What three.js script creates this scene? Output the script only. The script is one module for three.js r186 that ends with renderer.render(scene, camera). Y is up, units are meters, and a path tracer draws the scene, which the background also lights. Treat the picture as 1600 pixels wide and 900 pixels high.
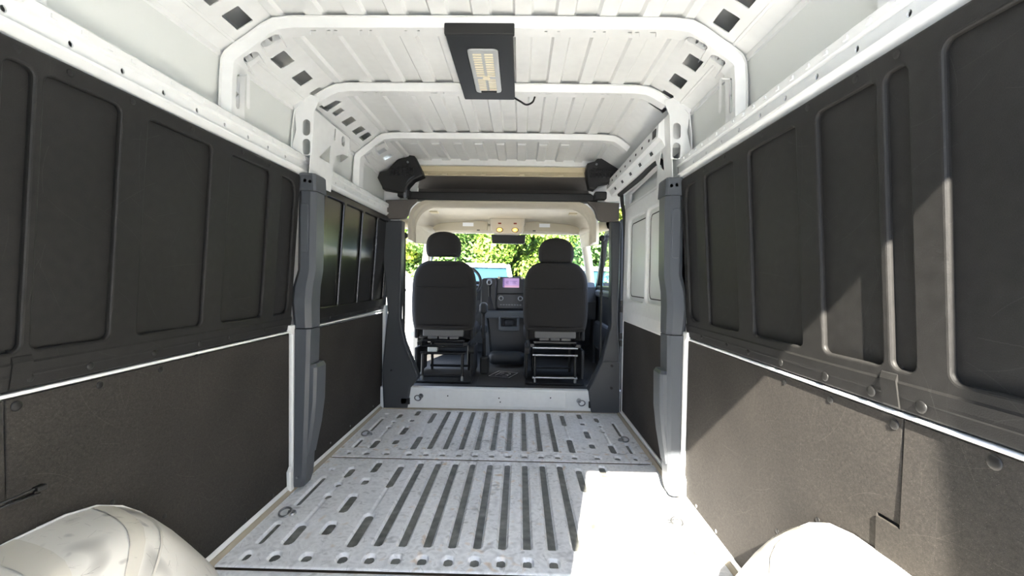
import * as THREE from 'three';
import { RoundedBoxGeometry } from 'three/addons/geometries/RoundedBoxGeometry.js';
import { mergeGeometries, toCreasedNormals, mergeVertices } from 'three/addons/utils/BufferGeometryUtils.js';
import { ImprovedNoise } from 'three/addons/math/ImprovedNoise.js';
import { Brush, Evaluator, SUBTRACTION } from 'three-bvh-csg';

/* ---------- camera, sky, sun, exposure ---------- */
const scene = new THREE.Scene();
const renderer = new THREE.WebGLRenderer({ antialias: true });
renderer.toneMapping = THREE.LinearToneMapping;
renderer.toneMappingExposure = 3.1;
renderer.shadowMap.enabled = true;
const camera = new THREE.PerspectiveCamera(2 * Math.atan(450 / 700) * 180 / Math.PI, 16 / 9, 0.02, 200);
camera.position.set(0.148, 1.02, 0);
camera.rotation.order = 'YXZ';
camera.rotation.set(-1.1 * Math.PI / 180, 1.0 * Math.PI / 180, 0.9 * Math.PI / 180);
scene.add(camera);

const sunDir = new THREE.Vector3(-0.216, 0.77, 1).normalize();   // towards the sun
{                                                        // bright hazy sky: pale at the horizon, bluer overhead
  const W = 64, H = 64, d = new Float32Array(W * H * 4);
  for (let y = 0; y < H; y++) { const e = Math.max(0, ((y + .5) / H - .5) * 2), t = Math.pow(e, .55); for (let x = 0; x < W; x++) d.set([.80 - .42 * t, .93 - .33 * t, 1.14 - .06 * t, 1], (y * W + x) * 4); }
  const t = new THREE.DataTexture(d, W, H, THREE.RGBAFormat, THREE.FloatType); t.mapping = THREE.EquirectangularReflectionMapping; t.magFilter = THREE.LinearFilter; t.needsUpdate = true;
  scene.background = t; scene.backgroundIntensity = 2.0;
}
const sun = new THREE.DirectionalLight(new THREE.Color(1, 0.925, 0.80), 19);
sun.name = 'sun';
sun.target.position.set(0, 0, -2); sun.position.copy(sunDir).multiplyScalar(30).add(sun.target.position);
sun.castShadow = true; sun.shadow.mapSize.set(4096, 4096);
Object.assign(sun.shadow.camera, { left: -16, right: 16, top: 16, bottom: -16, near: 1, far: 90 });
scene.add(sun, sun.target);

/* ---------- helpers ---------- */
let seed = 7;
const rnd = () => { seed = (seed * 1664525 + 1013904223) >>> 0; return seed / 4294967296; };
const rr = (a, b) => a + (b - a) * rnd();
const V = (x, y, z) => new THREE.Vector3(x, y, z);
const taken = new Map();
function numbered(n) { const k = taken.get(n) || 0; taken.set(n, k + 1); return k ? n + '_' + String(k).padStart(3, '0') : n; }
function mesh(name, geo, mat, parent) {
  const m = new THREE.Mesh(geo, mat); m.castShadow = m.receiveShadow = true;
  m.name = parent ? name : numbered(name);
  (parent || scene).add(m); return m;
}
function group(name, pos = [0, 0, 0]) { const g = new THREE.Group(); g.name = numbered(name); g.position.set(...pos); scene.add(g); return g; }
function thing(name, label, category, pos, grp) { const g = group(name, pos); g.userData = { label, category }; if (grp) g.userData.group = grp; return g; }
function tag(o, label, category, grp) { o.userData = { label, category }; if (grp) o.userData.group = grp; return o; }
function struct(name, label) { const g = group(name); g.userData = { kind: 'structure', label, category: name.split('_')[0] }; return g; }
/* uv in metres by the main direction of each face */
function metric(geo) {
  const g = geo.index ? geo.toNonIndexed() : geo; if (!g.attributes.normal) g.computeVertexNormals();
  const p = g.attributes.position, uv = new Float32Array(p.count * 2), a = V(0, 0, 0), b = V(0, 0, 0), c = V(0, 0, 0);
  for (let i = 0; i < p.count; i += 3) {
    a.fromBufferAttribute(p, i); b.fromBufferAttribute(p, i + 1); c.fromBufferAttribute(p, i + 2);
    const n = b.clone().sub(a).cross(c.clone().sub(a)); const ax = Math.abs(n.x), ay = Math.abs(n.y), az = Math.abs(n.z);
    [a, b, c].forEach((q, k) => {
      const j = (i + k) * 2;
      if (ay >= ax && ay >= az) { uv[j] = q.x; uv[j + 1] = q.z; } else if (ax >= az) { uv[j] = q.z; uv[j + 1] = q.y; } else { uv[j] = q.x; uv[j + 1] = q.y; }
    });
  }
  g.setAttribute('uv', new THREE.BufferAttribute(uv, 2)); return g;
}
function flip(geo) {                                     // mirror a geometry across x = 0
  const g = geo.index ? geo.toNonIndexed() : geo.clone();
  g.applyMatrix4(new THREE.Matrix4().makeScale(-1, 1, 1));
  for (const k of Object.keys(g.attributes)) {
    const at = g.attributes[k], s = at.itemSize, ar = at.array;
    for (let i = 0; i < at.count; i += 3) for (let j = 0; j < s; j++) { const t = ar[(i + 1) * s + j]; ar[(i + 1) * s + j] = ar[(i + 2) * s + j]; ar[(i + 2) * s + j] = t; }
  }
  return g;
}
const side = (s, geo) => s > 0 ? geo : flip(geo);        // build for the +x side, mirror for the other
function rbox(x0, x1, y0, y1, z0, z1, r = 0.004, seg = 2) {
  const w = x1 - x0, h = y1 - y0, d = z1 - z0, g = new RoundedBoxGeometry(w, h, d, seg, Math.min(r, w * .49, h * .49, d * .49));
  g.translate((x0 + x1) / 2, (y0 + y1) / 2, (z0 + z1) / 2); return metric(g);
}
function rect(P, x0, y0, x1, y1, r) {
  r = Math.min(r, (x1 - x0) * .499, (y1 - y0) * .499);
  P.moveTo(x0 + r, y0); P.lineTo(x1 - r, y0); P.absarc(x1 - r, y0 + r, r, -Math.PI / 2, 0); P.lineTo(x1, y1 - r); P.absarc(x1 - r, y1 - r, r, 0, Math.PI / 2);
  P.lineTo(x0 + r, y1); P.absarc(x0 + r, y1 - r, r, Math.PI / 2, Math.PI); P.lineTo(x0, y0 + r); P.absarc(x0 + r, y0 + r, r, Math.PI, 1.5 * Math.PI); return P;
}
const rs = (x0, y0, x1, y1, r = 0.002) => rect(new THREE.Shape(), x0, y0, x1, y1, r);
const rp = (x0, y0, x1, y1, r = 0.002) => rect(new THREE.Path(), x0, y0, x1, y1, r);
const poly = (pts) => new THREE.Shape(pts.map((p) => new THREE.Vector2(p[0], p[1])));
function smoothShape(pts) { const c = new THREE.CatmullRomCurve3(pts.map((p) => V(p[0], p[1], 0)), true, 'catmullrom', .5); return new THREE.Shape(c.getPoints(pts.length * 6).map((p) => new THREE.Vector2(p.x, p.y))); }
function extr(shape, depth, bevel = 0, seg = 1, curve = 5) {   // thickness 0..depth along z, outline kept
  const g = new THREE.ExtrudeGeometry(shape, bevel ? { depth: Math.max(depth - 2 * bevel, 1e-4), bevelEnabled: true, bevelThickness: bevel, bevelSize: bevel, bevelOffset: -bevel, bevelSegments: seg, curveSegments: curve } : { depth, bevelEnabled: false, curveSegments: curve });
  if (bevel) g.translate(0, 0, bevel); return g;
}
/* shapes drawn as (u = distance ahead of the camera, v = height), thickness grows outwards from x = X */
const onWall = (geo, X, bow) => { geo.rotateY(Math.PI / 2); geo.translate(X, 0, 0); if (bow) { const p = geo.attributes.position; for (let i = 0; i < p.count; i++) if (p.getY(i) < .55) p.setX(i, p.getX(i) - .004); } return metric(geo); };
/* shapes drawn as (x, v = -z) lying flat, thickness 0..d upwards from y */
const flat = (geo, y) => { geo.rotateX(-Math.PI / 2); geo.translate(0, y, 0); return metric(geo); };
const lean = (geo) => { geo.translate(-.93, -.77, 0); geo.rotateZ(.06); geo.translate(.93, .77, 0); return geo; };   // the upper walls lean inwards
function prism(pts, z0, z1, crease = .5) { const g = extr(poly(pts), z1 - z0); g.translate(0, 0, z0); return metric(g); }   // (x, y) outline run along z
function sweepZ(profile, path, vary) {                          // closed (a along z, b along the normal) profile carried along an (x, y) path
  const n = path.length, m = profile.length, pos = [], idx = [];
  for (let i = 0; i < n; i++) {
    const A = path[Math.max(0, i - 1)], B = path[Math.min(n - 1, i + 1)]; let tx = B[0] - A[0], ty = B[1] - A[1]; const l = Math.hypot(tx, ty); tx /= l; ty /= l;
    const [wk, off] = vary ? vary(path[i]) : [1, 0];
    for (const [a, b] of profile) pos.push(path[i][0] + ty * b, path[i][1] - tx * b, a * wk + off);
  }
  for (let i = 0; i < n - 1; i++) for (let j = 0; j < m; j++) { const k = (j + 1) % m, a = i * m + j, b = i * m + k, c = a + m, d = b + m; idx.push(a, b, c, b, d, c); }
  const tri = THREE.ShapeUtils.triangulateShape(profile.map((p) => new THREE.Vector2(p[0], p[1])), []);
  for (const t of tri) { idx.push(t[0], t[1], t[2]); const o = (n - 1) * m; idx.push(o + t[0], o + t[2], o + t[1]); }
  const g = new THREE.BufferGeometry(); g.setAttribute('position', new THREE.Float32BufferAttribute(pos, 3)); g.setIndex(idx); return g;
}
const crease = (g, a = .6) => metric(toCreasedNormals(g.index ? g : mergeVertices(g), a));
function loftY(levels, ch = .008) {                      // stacked rectangles [y, x0, x1, z0, z1] with chamfered corners
  const pos = [], idx = [], m = 8;
  for (const [y, x0, x1, z0, z1] of levels) pos.push(x0 + ch, y, z0, x1 - ch, y, z0, x1, y, z0 + ch, x1, y, z1 - ch, x1 - ch, y, z1, x0 + ch, y, z1, x0, y, z1 - ch, x0, y, z0 + ch);
  for (let i = 0; i < levels.length - 1; i++) for (let j = 0; j < m; j++) { const a = i * m + j, b = i * m + (j + 1) % m; idx.push(a, a + m, b, b, a + m, b + m); }
  const top = (levels.length - 1) * m; for (let j = 1; j < m - 1; j++) { idx.push(0, j, j + 1); idx.push(top, top + j + 1, top + j); }
  const g = new THREE.BufferGeometry(); g.setAttribute('position', new THREE.Float32BufferAttribute(pos, 3)); g.setIndex(idx);
  return crease(g, .35);
}
function tube(pts, r, seg = 24, rad = 8) { return new THREE.TubeGeometry(new THREE.CatmullRomCurve3(pts.map((p) => V(...p))), seg, r, rad); }
function bar(a, b, r, rad = 10) { const A = V(...a), B = V(...b), d = B.clone().sub(A), g = new THREE.CylinderGeometry(r, r, d.length(), rad); g.applyQuaternion(new THREE.Quaternion().setFromUnitVectors(V(0, 1, 0), d.clone().normalize())); g.translate(...A.add(B).multiplyScalar(.5).toArray()); return g; }

/* ---------- textures ---------- */
const noise = new ImprovedNoise();
function tex(size, fn, srgb = true, rep = 1) {           // fn(u, v, x, y) -> [r, g, b] 0..1
  const d = new Uint8Array(size * size * 4);
  for (let y = 0; y < size; y++) for (let x = 0; x < size; x++) {
    const c = fn(x / size, y / size, x, y), i = (y * size + x) * 4;
    for (let k = 0; k < 3; k++) d[i + k] = Math.max(0, Math.min(255, Math.round(c[k] * 255))); d[i + 3] = 255;
  }
  const t = new THREE.DataTexture(d, size, size); t.wrapS = t.wrapT = THREE.RepeatWrapping; t.magFilter = THREE.LinearFilter; t.minFilter = THREE.LinearMipmapLinearFilter; t.generateMipmaps = true;
  if (srgb) t.colorSpace = THREE.SRGBColorSpace; t.repeat.set(rep, rep); t.needsUpdate = true; return t;
}
function tn(u, v, f, z = 0) {                            // tileable noise, about -1..1
  const a = noise.noise(u * f, v * f, z), b = noise.noise((u - 1) * f, v * f, z), c = noise.noise(u * f, (v - 1) * f, z), d = noise.noise((u - 1) * f, (v - 1) * f, z);
  return ((a * (1 - u) + b * u) * (1 - v) + (c * (1 - u) + d * u) * v) * 1.6;
}
function canvasTex(w, h, draw) { const c = document.createElement('canvas'); c.width = w; c.height = h; draw(c.getContext('2d'), w, h); const t = new THREE.CanvasTexture(c); t.colorSpace = THREE.SRGBColorSpace; return t; }
/* scratch fields: short strokes added to a grid */
function strokes(size, n, lenMin, lenMax, ang, spread, amp) {
  const f = new Float32Array(size * size);
  for (let i = 0; i < n; i++) {
    let x = rnd() * size, y = rnd() * size, a = ang + (rnd() - .5) * spread; const L = rr(lenMin, lenMax), s = amp * rr(.3, 1), bend = rr(-.006, .006);
    for (let k = 0; k < L; k++) { x += Math.cos(a); y += Math.sin(a); a += bend; f[((Math.floor(y) % size + size) % size) * size + (Math.floor(x) % size + size) % size] += s; }
  }
  return f;
}
const S1 = 1024;
const scr1 = strokes(S1, 500, 10, 90, Math.PI / 2, 1.4, .12), scr2 = strokes(S1, 700, 3, 30, 0, 6.3, .3);
const floorTex = tex(S1, (u, v, x, y) => {
  const big = tn(u, v, 5), mid = tn(u, v, 17, 3), fine = tn(u, v, 60, 5), spot = tn(u, v, 34, 9);
  let g = .905 + .05 * big + .06 * mid + .09 * fine + (rnd() - .5) * .07;
  g -= Math.max(0, mid * .6 + fine * .6 - .15) * .5;                 // worn, dirty patches
  g -= scr2[y * S1 + x] * .8; g += scr1[y * S1 + x] * .35;
  const rust = Math.max(0, spot + .3 * big - .42) * .9;
  return [g + .0 - rust * .12, g + .004 - rust * .26, g + .012 - rust * .4];
}, true, 1 / 1.3);
const grooveTex = tex(256, (u, v) => { const g = .6 + .14 * tn(u, v, 6) + .14 * tn(u, v, 20, 2) + (rnd() - .5) * .08; return [g, g, g * .975]; }, true, 1 / .6);
const scrB = strokes(S1, 160, 20, 200, 1.2, 2.6, .10), spk = new Float32Array(S1 * S1); for (let i = 0; i < 9000; i++) spk[Math.floor(rnd() * S1 * S1)] = rr(.05, .3);
const boardTex = tex(S1, (u, v, x, y) => {                            // dark hardboard under a thin coat of dust, scuffs and specks
  const dust = Math.max(0, .86 + .25 * tn(u, v, 5) + .16 * tn(u, v, 60, 2) + .3 * tn(u, v, 150, 4) + .6 * (rnd() - .5));
  const g = .10 + .098 * dust + .6 * spk[y * S1 + x] + .7 * scrB[y * S1 + x];
  return [g * 1.03, g * .975, g * .915];
}, true, 1);
const scrP = strokes(S1, 70, 40, 220, .9, 3, .09);
const plasticTex = tex(S1, (u, v, x, y) => { const g = .135 + .018 * tn(u, v, 3) + .015 * tn(u, v, 40, 2) + (rnd() - .5) * .025 + scrP[y * S1 + x]; return [g, g * .985, g * .965]; }, true, 1);
const grainBump = tex(512, (u, v) => { const g = .5 + .3 * tn(u, v, 120) + .2 * (rnd() - .5); return [g, g, g]; }, false, 4);
const paintTex = tex(512, (u, v) => { const g = .905 + .012 * tn(u, v, 5) + .012 * tn(u, v, 30, 2); return [g * .995, g, g * .992]; }, true, 1);
const archTex = tex(S1, (u, v, x, y) => {
  const g = .88 + .03 * tn(u, v, 6) - Math.max(0, tn(u, v, 11, 4) - .28) * .5 - scr2[y * S1 + x] * .6 - Math.max(0, tn(u, v, 30, 7) - .5) * .5; return [g, g * .985, g * .95];
}, true, 1 / 1.1);
const feltTex = tex(512, (u, v) => { const g = .36 + .06 * tn(u, v, 90) + (rnd() - .5) * .12; return [g * 1.03, g * .98, g * .93]; }, true, 3);
const weave = tex(256, (u, v, x, y) => { const g = .5 + .25 * Math.sin(x * Math.PI / 4) * Math.sin(y * Math.PI / 4) + .2 * (rnd() - .5); return [g, g, g]; }, false, 14);
const headTex = tex(512, (u, v) => { const g = .86 + .02 * tn(u, v, 8) + .03 * (rnd() - .5); return [g * .88, g * .845, g * .76]; }, true, 2);
const asphaltTex = tex(1024, (u, v) => { const g = .62 + .04 * tn(u, v, 6) + .08 * (rnd() - .5); return [g, g, g * .985]; }, true, .25);

/* ---------- materials ---------- */
const M = {};
const std = (o) => new THREE.MeshStandardMaterial({ side: THREE.DoubleSide, ...o });
const matte = (o) => new THREE.MeshPhysicalMaterial({ side: THREE.DoubleSide, specularIntensity: .55, ...o });
M.paint = std({ map: paintTex, roughness: .42 });
M.paintGrey = std({ color: '#dde0dc', roughness: .34 });
M.floor = std({ map: floorTex, roughness: .46, bumpMap: grainBump, bumpScale: .0003 });
M.groove = std({ map: grooveTex, color: '#b2b4b1', roughness: .5 });
M.joint = std({ map: grooveTex, color: '#8c7a66', roughness: .9 });
M.seal = std({ color: '#a59c8b', roughness: .9 });
M.board = matte({ map: boardTex, roughness: .8, bumpMap: grainBump, bumpScale: .0004 });
M.liner = matte({ map: plasticTex, roughness: .55, bumpMap: grainBump, bumpScale: .0003 });
M.linerGloss = std({ map: plasticTex, roughness: .26 });
M.cover = std({ color: '#4d5156', roughness: .42, bumpMap: grainBump, bumpScale: .0003 });
M.pillar = std({ color: '#383b3e', roughness: .5, bumpMap: grainBump, bumpScale: .0003 });  // darker copy of the cover plastic, shade at the cab opening put into its colour
M.black = std({ color: '#101010', roughness: .55 });
M.rubber = std({ color: '#232323', roughness: .75 });
M.dash = std({ color: '#222528', roughness: .6, bumpMap: grainBump, bumpScale: .0003 });
M.dashBlack = std({ color: '#151617', roughness: .4 });
M.felt = std({ map: feltTex, roughness: .95 });
M.fabric = std({ color: '#262525', roughness: .9, bumpMap: weave, bumpScale: .0006 });
M.greyFabric = std({ color: '#6e6e6d', roughness: .85 });
M.headliner = std({ map: headTex, roughness: .9 });
M.cream2 = std({ color: '#b9b2a3', roughness: .7 });
M.bulb = std({ color: '#ffd98a', roughness: .3, emissive: '#ffb84a', emissiveIntensity: .35 });
M.doorTrim = std({ color: '#a3a5a6', roughness: .6 });
M.visor = std({ color: '#b5ad99', roughness: .85 });
M.consoleGrey = std({ color: '#3c4043', roughness: .55 });
M.amber = std({ color: '#7a2a1a', roughness: .5 });
M.cream = std({ color: '#cfc3a4', roughness: .9 });
M.mat = std({ color: '#3a3a3a', roughness: .85, bumpMap: weave, bumpScale: .0006 });
M.steel = std({ color: '#8f9193', roughness: .32, metalness: .9 });
M.blackMetal = std({ color: '#1b1b1c', roughness: .38, metalness: .3 });
M.lens = new THREE.MeshPhysicalMaterial({ color: '#cfd2d2', roughness: .35, transmission: .35, thickness: 0, side: THREE.DoubleSide });
M.led = std({ color: '#e6dcc0', roughness: .4 });
M.glass = new THREE.MeshPhysicalMaterial({ color: '#ffffff', roughness: 0, transmission: 1, thickness: 0, ior: 1.45, side: THREE.DoubleSide });
M.asphalt = std({ map: asphaltTex, roughness: .95 });
M.carWhite = std({ color: '#eceded', roughness: .28 });
M.carGlass = std({ color: '#3a6676', roughness: .1, metalness: .55 });
M.bark = std({ color: '#5a4a38', roughness: .95 });
const leafMat = (c) => std({ color: c, roughness: .7 });

/* ================= the van's shell ================= */
/* ---- floor: three stamped sheets on a base, each groove its own piece ---- */
const floor = struct('floor', 'stamped metal cargo floor, scuffed white with dark grooves');
mesh('floor_base', rbox(-.99, .99, -.06, -.0125, -3.5, .12, .001), M.joint, floor);
const cols = []; for (let k = -4; k <= 4; k++) cols.push([k * .0955, [[.15, .935, .034]]]);
for (const s of [-1, 1]) {
  cols.push([s * .48, [[.14, .375, .040], [.375, .63, .007], [.63, .885, .036]]]);
  cols.push([s * .612, [[.215, .305, .038], [.385, .545, .038], [.65, .715, .034], [.79, .93, .036]]]);
  cols.push([s * .728, [[.145, .29, .038], [.29, .73, .007], [.505, .545, .03], [.625, .66, .03], [.73, .84, .034]]]);
  cols.push([s * .832, [[.145, .295, .02], [.435, .725, .02], [.80, .825, .024]]]);
}
const ss = (a, b, x) => { const t = Math.max(0, Math.min(1, (x - a) / (b - a))); return t * t * (3 - 2 * t); };
for (const [z0, z1, o] of [[.08, .543, -.427], [.557, 1.518, .548], [1.532, 2.494, 1.5275], [2.508, 3.468, 2.5035]]) {
  const slots = [], xs = [], us = [];
  for (const [cx, list] of cols) for (const [a, b, w] of [[.045, .092, Math.abs(cx) > .8 ? .024 : .036], ...list]) {
    if (o + a < z0 + .01 || o + b > z1 - .01) continue;
    slots.push([cx, o + (a + b) / 2, w / 2, (b - a) / 2, w / 2 * .98]);
    for (const e of [-1, 1]) for (const d of [-.0075, -.005, -.0025, 0, .003]) xs.push(cx + e * (w / 2 - d));
  }
  for (let x = -.925; x <= .926; x += .025) xs.push(x);
  for (let u = z0; u <= z1; u += .0052) us.push(u); us[us.length - 1] = z1;
  xs.sort((p, q) => p - q); const X = xs.filter((x, i) => i === 0 || x - xs[i - 1] > .0004);
  const nx = X.length, nu = us.length, pos = new Float32Array(nx * nu * 3), idx = [];
  const near = X.map((x) => slots.filter((q) => Math.abs(x - q[0]) < q[2] + .012));
  for (let j = 0; j < nu; j++) for (let i = 0; i < nx; i++) {
    let h = 0;
    for (const [cx, cu, hw, hl, r] of near[i]) {
      if (Math.abs(us[j] - cu) > hl + .012) continue;
      const qx = Math.abs(X[i] - cx) - hw + r, qu = Math.abs(us[j] - cu) - hl + r, d = Math.hypot(Math.max(qx, 0), Math.max(qu, 0)) + Math.min(Math.max(qx, qu), 0) - r;
      h = Math.min(h, -(hw < .006 ? .004 : .011) * ss(.0075, -.001, d));
    }
    const edge = Math.min(us[j] - z0, z1 - us[j]); if (edge < .006) h = Math.min(h, -.004 * (1 - edge / .006));
    pos.set([X[i], h, -us[j]], (j * nx + i) * 3);
  }
  for (let j = 0; j < nu - 1; j++) for (let i = 0; i < nx - 1; i++) { const a = j * nx + i; idx.push(a, a + 1, a + nx, a + 1, a + nx + 1, a + nx); }
  const g = new THREE.BufferGeometry(); g.setAttribute('position', new THREE.BufferAttribute(pos, 3)); g.setIndex(idx); g.computeVertexNormals();
  const uv = new Float32Array(nx * nu * 2); for (let k = 0; k < nx * nu; k++) { uv[k * 2] = pos[k * 3]; uv[k * 2 + 1] = pos[k * 3 + 2]; } g.setAttribute('uv', new THREE.BufferAttribute(uv, 2));
  mesh('floor_sheet', g, M.floor, floor);
  for (const [cx, cu, hw, hl] of slots) if (hw > .006) { const k = .002; mesh('groove', flat(extr(rs(cx - hw + k, cu - hl + k, cx + hw - k, cu + hl - k, hw), .0015), -.0114), M.groove, floor); }
}
for (const s of [-1, 1]) {
  mesh('edge_seal', side(s, prism([[.905, -.01], [.93, -.01], [.93, .012], [.92, .014], [.908, .003]], -3.46, .1)), M.seal, floor);
  mesh('edge_flange', side(s, prism([[.924, -.01], [.934, -.01], [.934, .03], [.929, .032], [.924, .02]], s < 0 ? -3.55 : -2.1, .1)), M.paint, floor);
}
mesh('door_sill', prism([[.90, -.004], [.99, -.03], [.99, -.05], [.90, -.05]], -3.46, -2.2), M.paintGrey, floor);

/* ---- side walls ---- */
const wallL = struct('wall_left', 'white painted metal side wall with a rail above dark liners');
const wallR = struct('wall_right', 'white painted metal side wall with a rail above dark liners');
const bows = [[.90, 0], [1.602, 1], [2.131, 2], [2.835, 3]];
const canted = (g, s) => {                                             // (u, w up the slope) -> the sloping roof rail
  const Y = V(-.852, .523, 0), Z = V(.523, .852, 0), m = new THREE.Matrix4().makeBasis(V(0, 0, -1), Y, Z); m.setPosition(.930, 1.806, 0);
  g.applyMatrix4(m); return side(s, metric(g));
};
for (const s of [-1, 1]) {
  const W = s < 0 ? wallL : wallR, end = s < 0 ? 3.56 : 2.42;
  mesh('outer_skin', side(s, rbox(1.0, 1.03, -.06, 1.96, -end, .12, .002)), M.paint, W);
  mesh('belt_strip', side(s, rbox(.924, .95, .753, .7615, -end, .1, .003)), M.paint, W);
  /* rail: bent lower lip, recessed face with round holes, upper lip */
  const R0 = .1, R1 = s < 0 ? 3.55 : 2.13, lo = 1.488;
  mesh('rail_lip', side(s, prism([[.90, lo], [.874, lo + .026], [.872, lo + .032], [.886, lo + .036], [.94, lo + .036], [.94, lo]], -R1, -R0)), M.paint, W);
  const face = poly([[R0, lo + .034], [R1, lo + .034], [R1, lo + .072], [R0, lo + .072]]);
  for (let u = .347; u < R1 - .05; u += .1335) { const h = new THREE.Path(); h.absellipse(u, lo + .053, .0062, .0075, 0, Math.PI * 2); face.holes.push(h); }
  mesh('rail_face', side(s, onWall(extr(face, .004), .885)), M.paint, W);
  mesh('rail_lip', side(s, prism([[.885, lo + .07], [.874, lo + .075], [.873, lo + .098], [.880, lo + .104], [.93, lo + .104], [.93, lo + .07]], -R1, -R0)), M.paint, W);
  for (let u = .3; u < R1 - .05; u += .0667) mesh('weld_bump', side(s, rbox(.8705, .8745, lo + .082, lo + .092, -u - .007, -u + .007, .0015)), M.paint, W);
  mesh('rail_back', side(s, rbox(.93, .95, lo, 1.6, -R1, -R0, .002)), M.paint, W);
  /* upper wall skin, leaning in, with a pressed seam */
  mesh('upper_skin', side(s, prism([[.945, 1.58], [.925, 1.815], [.942, 1.817], [.962, 1.58]], s < 0 ? -3.56 : -2.15, .1)), M.paintGrey, W);
  mesh('upper_seam', side(s, prism([[.928, 1.79], [.921, 1.794], [.919, 1.81], [.924, 1.815]], s < 0 ? -3.56 : -2.15, .1)), M.paint, W);
  /* canted roof rail with square openings */
  const E = s < 0 ? 3.5 : 2.35, sh = poly([[.1, 0], [E, 0], [E, .254], [.1, .254]]);
  const hs = s < 0 ? [.75, .9, 1.365, 1.5, 1.785, 1.948, 2.476, 2.626, 2.781 - .04, 3.06, 3.2] : [.75, .9, 1.365, 1.5, 1.785, 1.948];
  for (const u of hs) { const hl = u > 2 ? .036 : .042; sh.holes.push(rp(u - hl, .108, u + hl, .172, .004)); }
  if (s < 0) { sh.holes.push(rp(2.065, .11, 2.105, .165, .004), new THREE.Path([[2.20, .09], [2.28, .10], [2.27, .19], [2.21, .165]].map((p) => new THREE.Vector2(...p))), rp(2.31, .11, 2.36, .165, .006)); }
  else sh.holes.push(rp(2.065, .11, 2.105, .165, .004), new THREE.Path([[2.20, .09], [2.26, .10], [2.25, .19], [2.205, .165]].map((p) => new THREE.Vector2(...p))));
  mesh('roof_rail', canted(extr(sh, .003), s), M.paint, W);
  mesh('roof_rail_fold', canted(extr(poly([[.1, .062], [E, .062], [E, .074], [.1, .074]]), .004, .0019).translate(0, 0, -.004), s), M.paint, W);
  mesh('roof_side_skin', side(s, prism([[.95, 1.80], [1.03, 1.81], [.95, 1.96], [.72, 2.03], [.70, 2.015], [.92, 1.945], [.985, 1.83]], s < 0 ? -3.56 : -3.5, .12)), M.paint, W);
}
/* right of the sliding door the roof rail carries on ahead of the post */
mesh('roof_rail', canted(extr(poly([[2.35, .06], [3.5, .06], [3.5, .254], [2.35, .254]]), .003), 1), M.paint, wallR);
mesh('outer_skin', rbox(1.0, 1.03, 1.70, 1.96, -3.5, -2.42, .002), M.paint, wallR);

/* posts between the liners, above the rail */
for (const s of [-1, 1]) {
  const W = s < 0 ? wallL : wallR;
  /* face towards the camera with two oval holes */
  const f = poly([[.935, 1.585], [.832, 1.585], [.826, 1.70], [.822, 1.78], [.795, 1.85], [.84, 1.865], [.93, 1.83], [.912, 1.79], [.906, 1.70]]);
  for (const y of [1.622, 1.712]) f.holes.push(rp(.840, y - .037, .874, y + .037, .0168));
  const g = extr(f, .004, .0015, 1, 8); g.translate(0, 0, -2.085); mesh('post_face', side(s, metric(g)), M.paint, W);
  mesh('post_back', side(s, rbox(.90, .945, 1.58, 1.80, -2.17, -2.14, .004)), M.paintGrey, W);
  mesh('post_flange', side(s, crease(sweepZ([[-.012, 0], [.012, 0], [.012, .006], [-.012, .006]].map((p) => [p[0] - 2.09, p[1]]), [[.895, 1.815], [.915, 1.79], [.925, 1.70], [.93, 1.59]]))), M.paint, W);
  /* inner face of the post, carrying the gusset with a triangular opening */
  const tri = s < 0 ? [[2.17, 1.60], [2.295, 1.60], [2.29, 1.69]] : [[2.20, 1.56], [2.275, 1.60], [2.21, 1.71]];
  const q = poly([[2.085, 1.46], [2.33, 1.46], [2.335, 1.60], [2.37, 1.66], [2.45, 1.69], [2.53, 1.70], [2.53, 1.80], [2.085, 1.80]]);
  const qr = poly([[2.085, 1.46], [2.33, 1.46], [2.30, 1.60], [2.36, 1.70], [2.50, 1.73], [2.50, 1.80], [2.085, 1.80]]);
  const sh = s < 0 ? q : qr;
  sh.holes.push(new THREE.Path(tri.map((p) => new THREE.Vector2(...p))));
  if (s < 0) sh.holes.push(rp(2.325, 1.73, 2.34, 1.79, .006), rp(2.42, 1.735, 2.47, 1.785, .02));
  const gg = onWall(extr(sh, .004, .0015), .845); gg.translate(-.845, -1.46, 0); gg.rotateZ(.06); gg.translate(.845, 1.46, 0);
  mesh('gusset', side(s, gg), M.paint, W);
  if (s < 0) mesh('gusset_return', side(s, flat(extr(poly([[.825, 2.53], [.829, 2.53], [.93, 2.66], [.926, 2.66]]), .105), 1.70)), M.paint, W);
}

/* ---- ceiling ---- */
const ceiling = struct('ceiling', 'white van roof with pressed ribs and cross bows');
{
  const pts = [], top = [];
  for (let k = -5; k <= 4; k++) {
    const c = k * .145 + .0725, arch = (x) => 1.930 - .008 * (x / .7) ** 2;
    for (const [dx, h] of [[-.045, 0], [-.036, .013], [.036, .013], [.045, 0]]) pts.push([c + dx, arch(c + dx) + h]);
  }
  pts.unshift([-.73, 1.922]); pts.push([.73, 1.922]);
  for (const p of pts) top.unshift([p[0], p[1] + .012]);
  mesh('roof_skin', prism([...pts, ...top], -3.5, .12), M.paint, ceiling);
}
const ev = new Evaluator(); ev.useGroups = false; ev.attributes = ['position', 'normal'];
const bowPath = () => { const h = [[.925, 1.595], [.922, 1.72], [.917, 1.785], [.905, 1.808], [.878, 1.830], [.825, 1.862], [.765, 1.897], [.725, 1.914], [.66, 1.921], [.45, 1.922], [.2, 1.923]]; return [...h.map((p) => [-p[0], p[1]]), [0, 1.923], ...h.slice().reverse()]; };
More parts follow.
